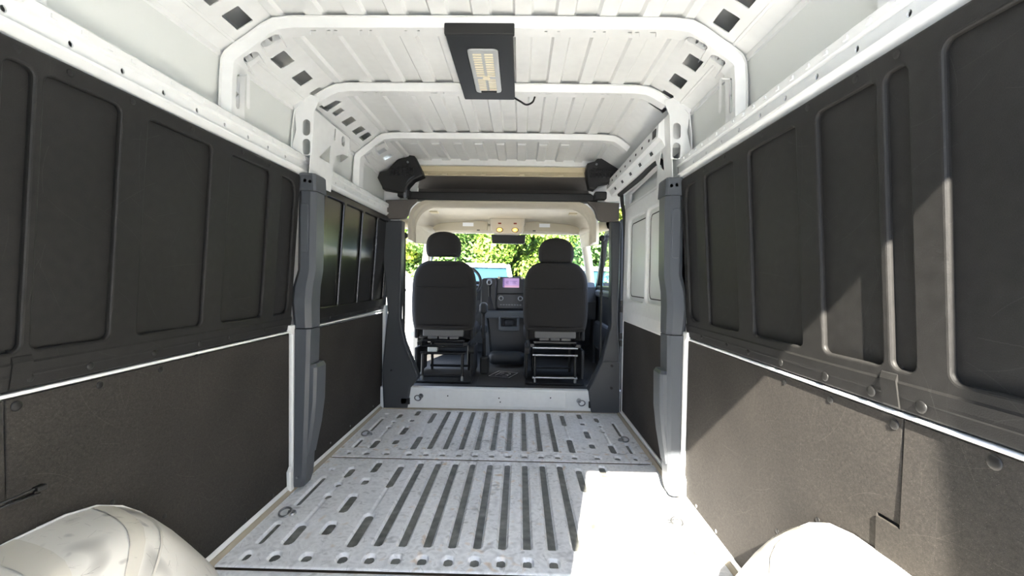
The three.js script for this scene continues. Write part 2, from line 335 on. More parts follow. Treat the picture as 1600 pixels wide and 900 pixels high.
for (const [u, kind] of bows) {
  const out = [[-.048, 0], [-.038, 0], [-.028, .030], [.028, .030], [.038, 0], [.048, 0]];
  const prof = [...out, ...out.slice().reverse().map(([a, b]) => [a * .96, b - .0025])];
  const vary = (p) => { const t = ss(.70, .89, Math.abs(p[0])), k = kind === 2 ? 0 : t; return [1 + .35 * k, -u - (kind === 3 ? .07 : .034) * k]; };
  let path = bowPath();
  if (kind === 2) path = path.filter((p) => Math.abs(p[0]) < .83);
  if (kind === 3) path = path.filter((p) => p[0] < .86);
  let g = sweepZ(prof, path, vary); g = g.toNonIndexed(); g.computeVertexNormals();
  const cut = (c, dirX, dirY, lenAlong, w, d = .12) => {              // slot through the bow, long side along the path
    const sh = rs(-lenAlong / 2, -w / 2, lenAlong / 2, w / 2, w * .49), k = extr(sh, d); k.deleteAttribute('uv'); k.translate(0, 0, -d / 2);
    const X = V(dirX, dirY, 0).normalize(), Y = V(0, 0, 1), Z = X.clone().cross(Y); k.applyMatrix4(new THREE.Matrix4().makeBasis(X, Y, Z).setPosition(c[0], c[1], c[2] + vary(c)[1]));
    const A = new Brush(g), B = new Brush(k.index ? k.toNonIndexed() : k); A.updateMatrixWorld(); B.updateMatrixWorld(); g = ev.evaluate(A, B, SUBTRACTION).geometry;
  };
  if (kind) for (const s of [-1, 1]) {
    if (kind !== 2 && !(kind === 3 && s > 0)) { cut([s * .848, 1.822, 0], s * -.055, .036, .06, .034); cut([s * .765, 1.872, 0], s * -.08, .045, .08, .034); if (kind === 1) cut([s * .90, 1.69, .004], 0, 1, .125, .02, .09); }
    for (const [x, l] of [[.60, .022], [.545, .016], [.52, .016], [.43, .012], [.395, .012], [.27, kind === 2 ? .035 : .012], [.225, .012]]) cut([s * x, 1.892, .008], 1, 0, l, .010, .03);
  }
  mesh('roof_bow', crease(g, .5), M.paint, ceiling);
}
/* doubler plates lapped over the bow ends */
for (const [u, drop, hw] of [[1.602, 0, .04]]) for (const s of [-1, 1]) {
  
  const p = [[.905, 1.808], [.878, 1.830], [.825, 1.862], [.765, 1.897], [.70, 1.918]].map((q) => [s * q[0], q[1] - drop]); if (s > 0) p.reverse();
  const pp = u === 2.15 ? p.filter((q) => Math.abs(q[0]) < .8) : p;
  if (u === 1.62) for (const e of [-1, 1]) mesh('bow_flange', crease(sweepZ([[-.014, -.004], [.014, -.004], [.014, .006], [-.014, .006]].map(([a, b]) => [a - u + e * (hw + .02), b]), pp, (p) => [1, -.034 * ss(.70, .89, Math.abs(p[0]))])), M.paint, ceiling);
}
/* pressed rectangles of the foremost roof panel */
for (let k = -4; k <= 4; k++) mesh('pressed_pad', rbox(k * .145 - .03, k * .145 + .03, 1.92, 1.935, -3.3, -3.02, .006), M.paint, ceiling);
mesh('outer_roof', rbox(-.74, .74, 2.01, 2.03, -3.56, .05, .004), M.paint, ceiling);
mesh('roof_front_rail', prism([[-.74, 1.895], [.74, 1.895], [.74, 1.945], [-.74, 1.945]], -3.54, -3.46), M.paint, ceiling);

/* ---- riser to the cab and the cab's shell ---- */
const front = struct('wall_front', 'white step up to the cab with the headliner arch above');
mesh('riser', rbox(-.97, .97, -.05, .165, -3.53, -3.472, .006), M.paint, front);
mesh('riser_foot', prism([[-.9, -.001], [.9, -.001], [.9, .006], [-.9, .006]], -3.475, -3.44), M.seal, front);
mesh('riser_swage', rbox(-.50, .52, .025, .150, -3.474, -3.466, .004), M.paint, front);
for (const [x, y] of [[-.40, .105], [.0, .095], [.40, .105], [.01, .065]]) mesh('screw', bar([x, y, -3.467], [x, y, -3.463], .005), M.black, front);
const cabFloor = struct('floor', 'dark cab floor'); 
mesh('floor_pan', rbox(-1.0, 1.0, .09, .158, -5.36, -3.531, .004), M.mat, cabFloor);
mesh('step_well', rbox(-1.03, -.80, .158, .18, -4.6, -3.7, .006), M.paint, cabFloor);
/* cab roof: outer skin and beige headliner with its arch-shaped lip */
const cabRoof = struct('trim_1', 'beige cab headliner with a rounded lip over the seats');
{
  const arch = (w, top, r, n = 8) => { const p = [[-w, 1.30]]; for (let i = 0; i <= n; i++) { const a = Math.PI - i / n * Math.PI / 2; p.push([-w + r + r * Math.cos(a), top - r + r * Math.sin(a)]); } const q = p.slice(); for (let i = p.length - 1; i >= 0; i--) q.push([-p[i][0], p[i][1]]); return q; };
  /* loft of arches from the lip forwards to the windscreen header */
  const rows = [[-3.50, .735, 1.632, .17], [-3.50, .705, 1.612, .16], [-3.53, .690, 1.600, .16], [-3.56, .705, 1.592, .16], [-3.60, .695, 1.585, .17], [-3.75, .80, 1.625, .16], [-4.2, .83, 1.635, .15], [-4.55, .80, 1.635, .13], [-4.75, .78, 1.60, .10]];
  const pos = [], idx = []; const N = arch(1, 1, .1).length;
  for (const [z, w, t, r] of rows) for (const [x, y] of arch(w, t, r)) pos.push(x, Math.max(y, t - r - .02 + (y === 1.30 ? -.12 : 0)), z);
  for (let i = 0; i < rows.length - 1; i++) for (let j = 0; j < N - 1; j++) { const a = i * N + j; idx.push(a, a + N, a + 1, a + 1, a + N, a + N + 1); }
  const g = new THREE.BufferGeometry(); g.setAttribute('position', new THREE.Float32BufferAttribute(pos, 3)); g.setIndex(idx);
  mesh('headliner', crease(g, .7), M.headliner, cabRoof);
  mesh('cab_roof', prism([[-1.02, 1.66], [-.85, 1.99], [.85, 1.99], [1.02, 1.66], [1.0, 1.655], [.84, 1.97], [-.84, 1.97], [-1.0, 1.655]], -4.2, -3.5), M.paint, cabRoof);
  mesh('cab_roof', crease(new THREE.BufferGeometry().copy((() => { const b = new THREE.BufferGeometry(); b.setAttribute('position', new THREE.Float32BufferAttribute([-.85, 1.99, -4.2, .85, 1.99, -4.2, .85, 1.58, -4.85, -.85, 1.58, -4.85, -1.02, 1.66, -4.2, 1.02, 1.66, -4.2], 3)); b.setIndex([0, 1, 2, 0, 2, 3, 4, 0, 3, 1, 5, 2]); return b; })())), M.paint, cabRoof);
  mesh('header_rail', rbox(-.84, .84, 1.505, 1.59, -4.85, -4.73, .02), M.headliner, cabRoof);
  for (const s of [-1, 1]) {
    const a = V(s * .80, 1.545, -4.72), b = V(s * .965, .98, -5.22);
    mesh('pillar_trim', tube([a.toArray(), [s * .86, 1.38, -4.90], [s * .92, 1.18, -5.07], b.toArray()], .048, 20, 10), M.headliner, cabRoof);
    mesh('side_rail', tube([[s * .80, 1.53, -4.72], [s * .865, 1.52, -4.3], [s * .885, 1.49, -3.75], [s * .87, 1.47, -3.56]], .05, 20, 8), M.headliner, cabRoof);
    mesh('grab_pocket', rbox(s * .58 - .035, s * .58 + .035, 1.567, 1.58, -3.80, -3.72, .006), M.cream, cabRoof);
  }
}
/* overhead shelf above the headliner: cream edge, dark hollow, black beam */
const shelf = thing('overhead_shelf', 'dark curved overhead shelf with a cream edge above the cab opening', 'shelf');
mesh('edge_panel', crease(sweepZ([[-.68, 0], [.68, 0], [.68, .006], [-.68, .006]], [[3.50, 1.895], [3.52, 1.86], [3.505, 1.83], [3.49, 1.818]])).rotateY(Math.PI / 2), M.cream, shelf);
for (let k = -4; k <= 4; k++) mesh('clip', rbox(k * .15 - .022, k * .15 + .022, 1.822, 1.836, -3.502, -3.482, .004), M.cream, shelf);
mesh('hollow', crease(sweepZ([[-.70, 0], [.70, 0], [.70, .006], [-.70, .006]], [[3.49, 1.818], [3.56, 1.806], [3.64, 1.79], [3.70, 1.76], [3.70, 1.72], [3.66, 1.695], [3.56, 1.685]])).rotateY(Math.PI / 2), M.felt, shelf);
mesh('beam', rbox(-.74, .74, 1.628, 1.692, -3.58, -3.475, .012), M.black, shelf);
/* dark corner covers beside the headliner lip, and white corner panel beyond the sliding door */
for (const s of [-1, 1]) {
  const c = thing('corner_cover', s < 0 ? 'dark textured corner cover under the bracket beside the driver seat belt' : 'dark textured corner cover next to the sliding door seal', 'cover', [0, 0, 0], 'corner covers of the cab opening');
  const sh = new THREE.Shape(); sh.moveTo(.90, 1.475); sh.lineTo(.90, 1.618); sh.lineTo(.655, 1.628); sh.bezierCurveTo(.66, 1.60, .715, 1.585, .722, 1.53); sh.bezierCurveTo(.727, 1.49, .745, 1.475, .775, 1.475); sh.closePath();
  const g = extr(sh, .05, .008, 2); g.translate(0, 0, -3.50); mesh('cover_shell', side(s, metric(g)), M.felt, c);
}
{
  const g = extr(poly([[.66, 1.70], [.885, 1.78], [.91, 1.63], [.80, 1.622], [.735, 1.65]]), .03, .006, 2); g.translate(0, 0, -3.47); mesh('corner_panel', metric(g), M.paint, front);
  const h = extr(poly([[-.90, 1.46], [-.80, 1.46], [-.80, 1.72], [-.93, 1.78], [-.93, 1.6]]), .02, .004, 1); h.translate(0, 0, -3.53); mesh('corner_panel', metric(h), M.paint, front);
  for (const s of [-1, 1]) { const k = extr(poly([[.70, 1.62], [.95, 1.62], [.99, 1.80], [.90, 1.92], [.66, 1.93], [.66, 1.80]]), .02); k.translate(0, 0, -3.56); mesh('corner_panel', side(s, metric(k)), M.paintGrey, front); }
}

/* ---- plastic B-pillars, shade toned into their grey ---- */
{
  const L = struct('trim_2', 'dark grey plastic pillar trim beside the driver seat');
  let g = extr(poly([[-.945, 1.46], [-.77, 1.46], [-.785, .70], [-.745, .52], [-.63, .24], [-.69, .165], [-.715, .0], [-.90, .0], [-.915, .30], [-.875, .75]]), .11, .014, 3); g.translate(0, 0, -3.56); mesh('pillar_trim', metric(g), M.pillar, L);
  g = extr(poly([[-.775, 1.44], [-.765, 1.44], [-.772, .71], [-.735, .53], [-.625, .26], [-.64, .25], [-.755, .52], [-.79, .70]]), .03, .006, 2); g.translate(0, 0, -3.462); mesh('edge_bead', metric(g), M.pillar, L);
  const R = struct('trim_3', 'dark grey plastic pillar trim beside the sliding door');
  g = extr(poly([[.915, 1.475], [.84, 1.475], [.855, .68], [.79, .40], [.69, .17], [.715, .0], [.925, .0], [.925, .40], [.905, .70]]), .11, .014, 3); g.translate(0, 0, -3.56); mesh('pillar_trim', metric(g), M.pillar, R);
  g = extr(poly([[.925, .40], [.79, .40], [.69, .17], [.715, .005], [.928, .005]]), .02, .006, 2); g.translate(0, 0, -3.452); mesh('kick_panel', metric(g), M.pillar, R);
  for (const y of [.37, .20]) { const k = new THREE.CylinderGeometry(.011, .012, .008, 14); k.rotateX(Math.PI / 2); k.translate(.862, y, -3.43); mesh('screw', k, M.black, R); }
  for (const y of [.30]) { const k = new THREE.CylinderGeometry(.007, .008, .006, 12); k.rotateX(Math.PI / 2); k.translate(-.84, y, -3.447); mesh('screw', k, M.black, L); }
  for (const [s, T] of [[-1, L], [1, R]]) mesh('bracket', rbox(s * .73 - .035, s * .73 + .035, .035, .085, -3.468, -3.45, .004), M.black, T);
  for (const y of [.58, .52, .78, .83]) mesh('latch', rbox(.915, .945, y, y + .045, -3.46, -3.42, .006), M.black, R);
  mesh('rubber_seal', tube([[.945, .02, -3.43], [.947, .5, -3.43], [.945, 1.0, -3.43], [.935, 1.45, -3.42], [.91, 1.60, -3.40], [.875, 1.655, -3.28]], .014, 40, 8), M.rubber, R);
}
/* white strip at the front end of the driver-side wall */
mesh('end_strip', rbox(-.945, -.905, .02, .80, -3.565, -3.51, .005), M.paint, wallL);

/* ---- sliding door with its header rail ---- */
const door1 = struct('door_1', 'white sliding door with pressed panels over a black board');
{
  const X = .935;
  const fr = poly([[2.34, -.02], [3.44, -.02], [3.44, 1.545], [3.42, 1.57], [2.34, 1.57]]);
  fr.holes.push(rp(2.40, .885, 2.83, 1.46, .05), rp(2.86, .885, 3.30, 1.46, .05), rp(2.38, .03, 3.40, .715, .01));
  mesh('door_frame', onWall(extr(fr, .028, .012, 2), X), M.paint, door1);
  mesh('door_skin', onWall(extr(poly([[2.3, -.05], [3.5, -.05], [3.5, 1.78], [2.3, 1.78]]), .01), 1.0), M.paint, door1);
  for (const [a, b] of [[2.39, 2.84], [2.85, 3.31]]) {
    mesh('pressed_panel', onWall(extr(rs(a, .87, b, 1.47, .05), .006, .002), X + .022), M.paintGrey, door1);
    const ring = rs(a + .03, .91, b - .03, 1.435, .045); ring.holes.push(rp(a + .036, .916, b - .036, 1.429, .04)); mesh('panel_bead', onWall(extr(ring, .003), X + .02), M.rubber, door1);
  }
  mesh('window_ledge', prism([[X - .012, .80], [X + .012, .80], [X + .012, .872], [X, .872]], -3.30, -2.38), M.paint, door1);
  mesh('door_board', onWall(extr(rs(2.36, .035, 3.415, .72, .012), .006, .002), X + .004), M.board, door1);
  /* upper recess */
  const up = poly([[2.3, 1.56], [3.46, 1.56], [3.46, 1.70], [2.3, 1.76]]); up.holes.push(new THREE.Path([[2.34, 1.59], [3.30, 1.585], [3.30, 1.655], [2.34, 1.70]].map((p) => new THREE.Vector2(...p))));
  mesh('upper_frame', onWall(extr(up, .02, .006, 2), X + .005), M.paint, door1);
  mesh('recess_panel', onWall(extr(poly([[2.3, 1.56], [3.46, 1.56], [3.46, 1.74], [2.3, 1.76]]), .006), X + .04), M.paintGrey, door1);
  for (let i = 0; i < 4; i++) mesh('bump_stop', rbox(X - .012, X + .008, 1.70 - i * .008, 1.712 - i * .008, -2.62 - i * .2, -2.59 - i * .2, .005), M.black, door1);
  /* track beam overhead */
  const beam = [[.800, 1.775], [.797, 1.712], [.815, 1.70], [.832, 1.668], [.845, 1.660], [.93, 1.665], [.93, 1.84], [.86, 1.835]];
  mesh('track_beam', prism(beam, -3.46, -2.17), M.paint, wallR);
  for (let i = 0; i < 9; i++) mesh('slot', rbox(.7955, .799, 1.735, 1.747, -2.33 - i * .13, -2.315 - i * .13, .001), M.black, wallR);
  for (let i = 0; i < 5; i++) mesh('slot', prism([[.818, 1.692], [.826, 1.676], [.8235, 1.6745], [.8155, 1.6905]], -2.375 - i * .22, -2.34 - i * .22), M.black, wallR);
  mesh('square_slot', rbox(.7955, .799, 1.725, 1.765, -2.26, -2.205, .003), M.black, wallR);
  mesh('rubber_seal', tube([[.87, 1.655, -3.32], [.872, 1.652, -2.8], [.872, 1.652, -2.38], [.885, 1.62, -2.335], [.90, 1.50, -2.325]], .016, 40, 8), M.rubber, wallR);
}

/* ---- rear of the van, behind the camera: header, jambs, one door shut, one open ---- */
const rear = struct('wall_rear', 'white rear frame of the van around the open doorway');
mesh('header', rbox(-1.03, 1.03, 1.863, 2.05, -.02, .05, .006), M.paint, rear);
for (const s of [-1, 1]) mesh('jamb', side(s, prism([[.746, -.06], [.746, 1.15], [.740, 1.5], [.722, 1.88], [1.03, 1.88], [1.03, -.06]], .03, .12)), M.paint, rear);
mesh('rear_sill', rbox(-1.03, 1.03, -.12, -.002, .05, .16, .006), M.paint, rear);
const door2 = struct('door_2', 'white rear door, shut'); mesh('door_skin', rbox(-.80, -.007, -.06, 1.98, .06, .12, .01), M.paint, door2);
const door3 = struct('door_3', 'white rear door, swung open'); mesh('door_skin', rbox(.97, 1.03, -.06, 1.76, .14, .92, .01), M.paint, door3);

/* ================= liners ================= */
const fieldsR = [[.2, .806], [.879, .934], [.957, 1.142], [1.227, 1.481], [1.578, 1.828], [1.92, 2.035]];
function rivet(parent, s, x, y, u, r, mat = M.black, l = false) { const g = new THREE.SphereGeometry(r, 14, 8, 0, Math.PI * 2, 0, Math.PI / 2); g.scale(1, .35, 1); g.rotateZ(Math.PI / 2); g.translate(x, y, -u); mesh('rivet', side(s, g), mat, parent); }
for (const s of [-1, 1]) {
  const p = thing('moulded_liner', s < 0 ? 'black moulded upper wall liner with vertical ribs left of the driver-side post' : 'black moulded upper wall liner with vertical ribs and a sunlit patch', 'wall liner');
  const sh = rs(.1, .79, 2.075, 1.492, .02);
  fieldsR.forEach(([a, b], i) => sh.holes.push(i === 5 ? (() => { const P = new THREE.Path(); P.moveTo(a, .85); P.lineTo(b - .05, .85); P.quadraticCurveTo(b, .85, b, .90); P.lineTo(b, 1.38); P.quadraticCurveTo(b, 1.448, b - .06, 1.448); P.lineTo(a, 1.448); P.closePath(); return P; })() : rp(a, .85, b, 1.448, Math.min(.018, (b - a) / 2.2))));
  mesh('liner_frame', side(s, lean(onWall(extr(sh, .016, .0065, 3), .921))), M.liner, p);
  for (const [a, b] of fieldsR) mesh('recessed_field', side(s, lean(onWall(extr(rs(a - .014, .836, b + .014, 1.462, .01), .005), .934))), M.liner, p);
  mesh('bottom_ledge', side(s, prism([[.94, .764], [.929, .765], [.924, .770], [.916, .822], [.919, .832], [.932, .848], [.94, .848]], -2.075, -.1)), M.liner, p);
  mesh('joint_sleeve', side(s, prism([[.94, .766], [.925, .767], [.920, .773], [.912, .826], [.915, .838], [.93, .858], [.94, .858]], -.958, -.918)), M.liner, p);
  const rows = s > 0 ? [[.868, .013], [.99, .012], [1.138, .012], [1.331, .011], [1.519, .009], [1.678, .008], [1.908, .008]] : [[.956, .010], [1.095, .010], [1.291, .009], [1.478, .010], [1.632, .009], [1.858, .008]];
  for (const [u, r] of rows) rivet(p, s, .9205, .788, u, r);
  for (const u of [.899, 1.007, 1.17, 1.386, 1.639, 1.816]) rivet(p, s, .8785, 1.472, u, .0085, M.liner);
}
/* flat boards below the belt */
for (const s of [-1, 1]) {
  const a = thing('flat_liner_board', s < 0 ? 'large black flat board below the belt line, left of the driver-side post' : 'large scuffed dark board below the belt line with a diagonal shadow edge', 'wall board');
  mesh('board', side(s, onWall(extr(poly([[2.105, .02], [2.105, .735], [2.09, .748], [.922, .748], [.922, .53], [.978, .527], [.978, .02]]), .006, .0015), .932)), M.board, a);
  const b = thing('flat_liner_board', s < 0 ? 'black flat board behind the wheel arch at the left picture edge' : 'scuffed dark board behind the wheel arch at the right picture edge', 'wall board');
  mesh('board', side(s, onWall(extr(poly([[.916, .748], [.1, .748], [.1, .02], [.976, .02], [.976, .522], [.916, .525]]), .006, .0015), .931, 1)), M.board, b);
  for (const [y, u] of [[.731, 1.329], [.731, 1.133], [.407, 1.167], [.277, 1.344], [.046, 1.947], [.046, 1.751]]) rivet(a, s, .932, y, u, y > .7 ? .010 : .008, s > 0 && y < .1 ? M.steel : M.black);
  rivet(a, s, .932, .731, .941, .012); rivet(b, s, .931, .732, .743, .013);
  if (s < 0) rivet(a, s, .932, .745, 1.478, .008);
}
/* front stretch of the driver-side wall */
{
  const p = thing('moulded_liner', 'glossy black moulded upper wall liner between the driver-side post and the cab', 'wall liner');
  const sh = rs(2.33, .79, 3.555, 1.492, .012);
  for (const [a, b] of [[2.36, 2.60], [2.625, 2.91], [2.935, 3.21], [3.235, 3.46]]) { sh.holes.push(rp(a, .855, b, 1.448, .02)); mesh('recessed_field', side(-1, lean(onWall(extr(rs(a - .01, .845, b + .01, 1.458, .02), .005), .932))), M.linerGloss, p); }
  mesh('liner_frame', side(-1, lean(onWall(extr(sh, .015, .007, 2), .918))), M.linerGloss, p);
  mesh('bottom_ledge', side(-1, prism([[.94, .766], [.926, .768], [.918, .80], [.932, .845], [.94, .845]], -3.54, -2.33)), M.linerGloss, p);
  for (const u of [2.5, 2.8, 3.1, 3.4]) rivet(p, -1, .919, .79, u, .008);
  const b = thing('flat_liner_board', 'black flat board below the belt line between the driver-side post and the cab', 'wall board');
  mesh('board', side(-1, onWall(extr(rs(2.2, .02, 3.525, .742, .01), .006, .0015), .93)), M.board, b);
  for (const u of [2.55, 2.85, 3.3]) rivet(b, -1, .93, .06, u, .006, M.steel);
}
/* post covers */
for (const s of [-1, 1]) {
  const c = thing('post_cover', s < 0 ? 'dark grey two-piece plastic post cover on the driver-side wall' : 'dark grey two-piece plastic post cover beside the sliding door', 'post cover');
  mesh('cap', side(s, loftY([[1.42, .812, .915, -2.21, -2.08], [1.495, .816, .912, -2.21, -2.08], [1.502, .82, .905, -2.20, -2.085]], .010)), M.cover, c);
  mesh('upper_cover', side(s, loftY([[.775, .836, .920, -2.21, -2.085], [.80, .835, .922, -2.21, -2.08], [.90, .835, .930, -2.21, -2.075], [.97, .832, .925, -2.21, -2.08], [1.05, .820, .905, -2.21, -2.085], [1.418, .816, .902, -2.21, -2.085]], .022)), M.cover, c);
  const pr = rs(.846, 1.13, .884, 1.36, .014), pg = extr(pr, .006, .003, 2); pg.translate(0, 0, -2.088); mesh('pad', side(s, metric(pg)), M.cover, c);
  mesh('lower_cover', side(s, loftY([[.02, .865, .918, -2.18, -2.085], [.06, .856, .918, -2.19, -2.085], [.20, .852, .918, -2.20, -2.085], [.40, .846, .918, -2.21, -2.085], [.77, .838, .918, -2.21, -2.085]], .014)), M.cover, c);
  mesh('belt_box', side(s, loftY([[.16, .850, .895, -2.20, -2.10], [.30, .828, .885, -2.215, -2.10], [.42, .815, .88, -2.22, -2.10], [.585, .812, .88, -2.22, -2.10], [.60, .822, .88, -2.22, -2.11]], .012)), M.cover, c);
  for (const [x, y] of [[.838, 1.462], [.862, 1.466]]) { const k = new THREE.CylinderGeometry(.008, .009, .006, 12); k.rotateX(Math.PI / 2); k.translate(x, y, -2.083); mesh('screw', side(s, k), M.black, c); }
  const k = new THREE.CylinderGeometry(.006, .006, .008, 12); k.rotateX(Math.PI / 2); k.translate(.89, .068, -2.082); mesh('screw', side(s, k), M.steel, c);
  /* white strip showing beside the cover */
  mesh('post_strip', side(s, onWall(extr(poly([[2.065, .0], [2.10, .0], [2.10, .79], [2.05, .79], [2.05, .765], [2.075, .745], [2.08, .12], [2.06, .10]]), .02, .004, 1), .912)), M.paint, s < 0 ? wallL : wallR);
}
/* zip tie ends poking from the left board */
{
  const t = thing('cable_tie', 'black cable tie ends sticking out of the left wall board', 'cable tie');
  mesh('strap', tube([[-.932, .535, -.86], [-.90, .548, -.90], [-.885, .555, -.945]], .003, 10, 6), M.black, t);
  mesh('strap', tube([[-.932, .53, -.86], [-.90, .538, -.90], [-.885, .54, -.945]], .003, 10, 6), M.black, t);
  mesh('head', rbox(-.894, -.878, .547, .558, -.955, -.935, .003), M.black, t);
}
/* ================= wheel arches ================= */
function arch(s) {
  const prof = [[1.53, 0], [1.50, .045], [1.446, .112], [1.385, .185], [1.32, .26], [1.25, .332], [1.19, .38], [1.12, .416], [1.04, .434], [.92, .44], [.75, .44], [.55, .44], [.40, .42], [.25, .34], [.1, .18]];
  const rows0 = [[.93, 0, 1.0], [.926, .004, 1.012], [.91, .006, 1.012], [.86, .03, 1.0], [.80, .075, .985], [.75, .125, .96], [.715, .18, .92], [.695, .235, .86], [.686, .285, .78], [.684, .31, .70], [.684, .32, .4], [.684, .33, .02]];
  const rows = rows0.map(([x, i, k]) => [.93 - (.93 - x) * .8, i, k]), pos = [], uv = [], idx = [], n = prof.length;
  rows.forEach(([x, inset, k], i) => prof.forEach(([u, y], j) => {
    const f = Math.max(0, Math.min(1, (u - .55) / .98)), z = u - inset * f ** 1.5;
    pos.push(x, y * k, -z); uv.push(z, i * .05);
  }));
  for (let i = 0; i < rows.length - 1; i++) for (let j = 0; j < n - 1; j++) { const a = i * n + j; idx.push(a, a + 1, a + n, a + 1, a + n + 1, a + n); }
  const g = new THREE.BufferGeometry(); g.setAttribute('position', new THREE.Float32BufferAttribute(pos, 3)); g.setAttribute('uv', new THREE.Float32BufferAttribute(uv, 2)); g.setIndex(idx); g.computeVertexNormals();
  const t = thing('wheel_arch', s < 0 ? 'white metal wheel arch with grimy bands at the lower left' : 'white metal wheel arch in full sun at the lower right', 'wheel arch');
  mesh('arch_shell', side(s, g), M.arch, t);
  /* flange against the wall and raised seam bands over the top */
  const fl = prof.map(([u, y]) => [u, y * 1.012 + .004]); const sh = poly([...fl, [.1, 0]]); sh.holes.length = 0;
  mesh('arch_flange', side(s, onWall(extr(sh, .004), .925)), M.paint, t);
  const band = (u0, u1, mat, name) => {
    const pp = [], ii = [], q = rows.slice(1, 9);
    const yAt = (u) => { for (let j = 0; j < n - 1; j++) if (u <= prof[j][0] && u >= prof[j + 1][0]) { const f = (prof[j][0] - u) / (prof[j][0] - prof[j + 1][0]); return prof[j][1] + f * (prof[j + 1][1] - prof[j][1]); } return 0; };
    q.forEach(([x, inset, k]) => [u0, (u0 + u1) / 2, u1].forEach((u) => { const f = Math.max(0, Math.min(1, (u - .55) / .98)); pp.push(x - .0015, yAt(u) * k + .0025, -(u - inset * f ** 1.5)); }));
    for (let i = 0; i < q.length - 1; i++) for (let j = 0; j < 2; j++) { const a = i * 3 + j; ii.push(a, a + 1, a + 3, a + 1, a + 4, a + 3); }
    const b = new THREE.BufferGeometry(); b.setAttribute('position', new THREE.Float32BufferAttribute(pp, 3)); b.setIndex(ii); b.computeVertexNormals(); mesh(name, side(s, metric(b)), mat, t);
  };
  band(1.215, 1.225, M.seal2, 'seam_sealer'); band(1.10, 1.155, M.archBand, 'grimy_band'); band(.86, .93, M.archBand, 'grimy_band');
}
M.arch = std({ map: archTex, roughness: .45 });
M.archBand = std({ map: archTex, color: '#f1efea', roughness: .6 });
M.seal2 = std({ color: '#d6d2c8', roughness: .7 });
arch(-1); arch(1);

/* ================= fittings of the cargo space ================= */
/* ceiling lamp */
{
  const t = thing('ceiling_lamp', 'black framed ceiling lamp with a frosted grey lens and trailing cable', 'lamp');
  const fr = rs(-.128, 1.575, .110, 2.145, .006); fr.holes.push(rp(-.064, 1.675, .052, 2.06, .022));
  mesh('housing', flat(extr(fr, .034, .003, 1), 1.872), M.black, t);
  mesh('back_plate', flat(extr(rs(-.12, 1.585, .10, 2.135, .004), .006), 1.902), M.paintGrey, t);
  mesh('end_cap', rbox(-.129, .115, 1.869, 1.908, -1.587, -1.567, .004), M.black, t);
  mesh('lens', flat(extr(rs(-.064, 1.675, .052, 2.06, .022), .012, .005, 2), 1.868), M.lens, t);
  for (let i = 0; i < 17; i++) { if (i === 10) continue; for (const k of [-1, 1]) mesh('led_strip', rbox(-.007 + k * .022 - .0165, -.007 + k * .022 + .0165, 1.8655, 1.8685, -1.708 - i * .0195 - .005, -1.708 - i * .0195 + .005, .001), M.led, t); }
  const c = new THREE.CylinderGeometry(.016, .016, .004, 20); c.translate(-.007, 1.867, -1.903); mesh('led_hub', c, M.led, t);
  mesh('switch', rbox(-.04, .03, 1.862, 1.87, -2.05, -2.034, .003), M.black, t);
  mesh('cable', tube([[.105, 1.885, -2.15], [.135, 1.88, -2.18], [.165, 1.868, -2.19], [.195, 1.873, -2.17], [.205, 1.89, -2.15]], .0045, 30, 8), M.black, t);
}
/* tie-down rings */
function ring(x, y, z, wall, label) {
  const t = thing('tie_down_ring', label, 'tie-down ring', [x, y, z], 'tie-down rings');
  const b = new THREE.CylinderGeometry(.017, .019, .008, 18); b.translate(0, .003, 0); mesh('base', b, M.steel, t);
  const e = bar([-.014, .008, 0], [.014, .008, 0], .006); mesh('eye', e, M.steel, t);
  const g = new THREE.TorusGeometry(.024, .0045, 8, 24); g.rotateX(-Math.PI / 2 + .35); g.translate(-.022 * Math.sign(x || 1) * -1, .012, .014); mesh('loop', g, M.steel, t);
  if (wall) t.rotation.x = Math.PI / 2;
}
ring(-.815, .001, -1.888, 0, 'steel tie-down ring on the driver-side floor behind the post'); ring(.80, .001, -1.886, 0, 'steel tie-down ring lying in the sunlit floor patch');
ring(-.81, .001, -2.868, 0, 'steel tie-down ring on the driver-side floor near the cab'); ring(.81, .001, -2.86, 0, 'steel tie-down ring on the floor by the sliding door');
ring(-.61, .10, -3.467, 1, 'steel tie-down ring on the driver end of the cab step'); ring(.62, .085, -3.467, 1, 'steel tie-down ring on the passenger end of the cab step');
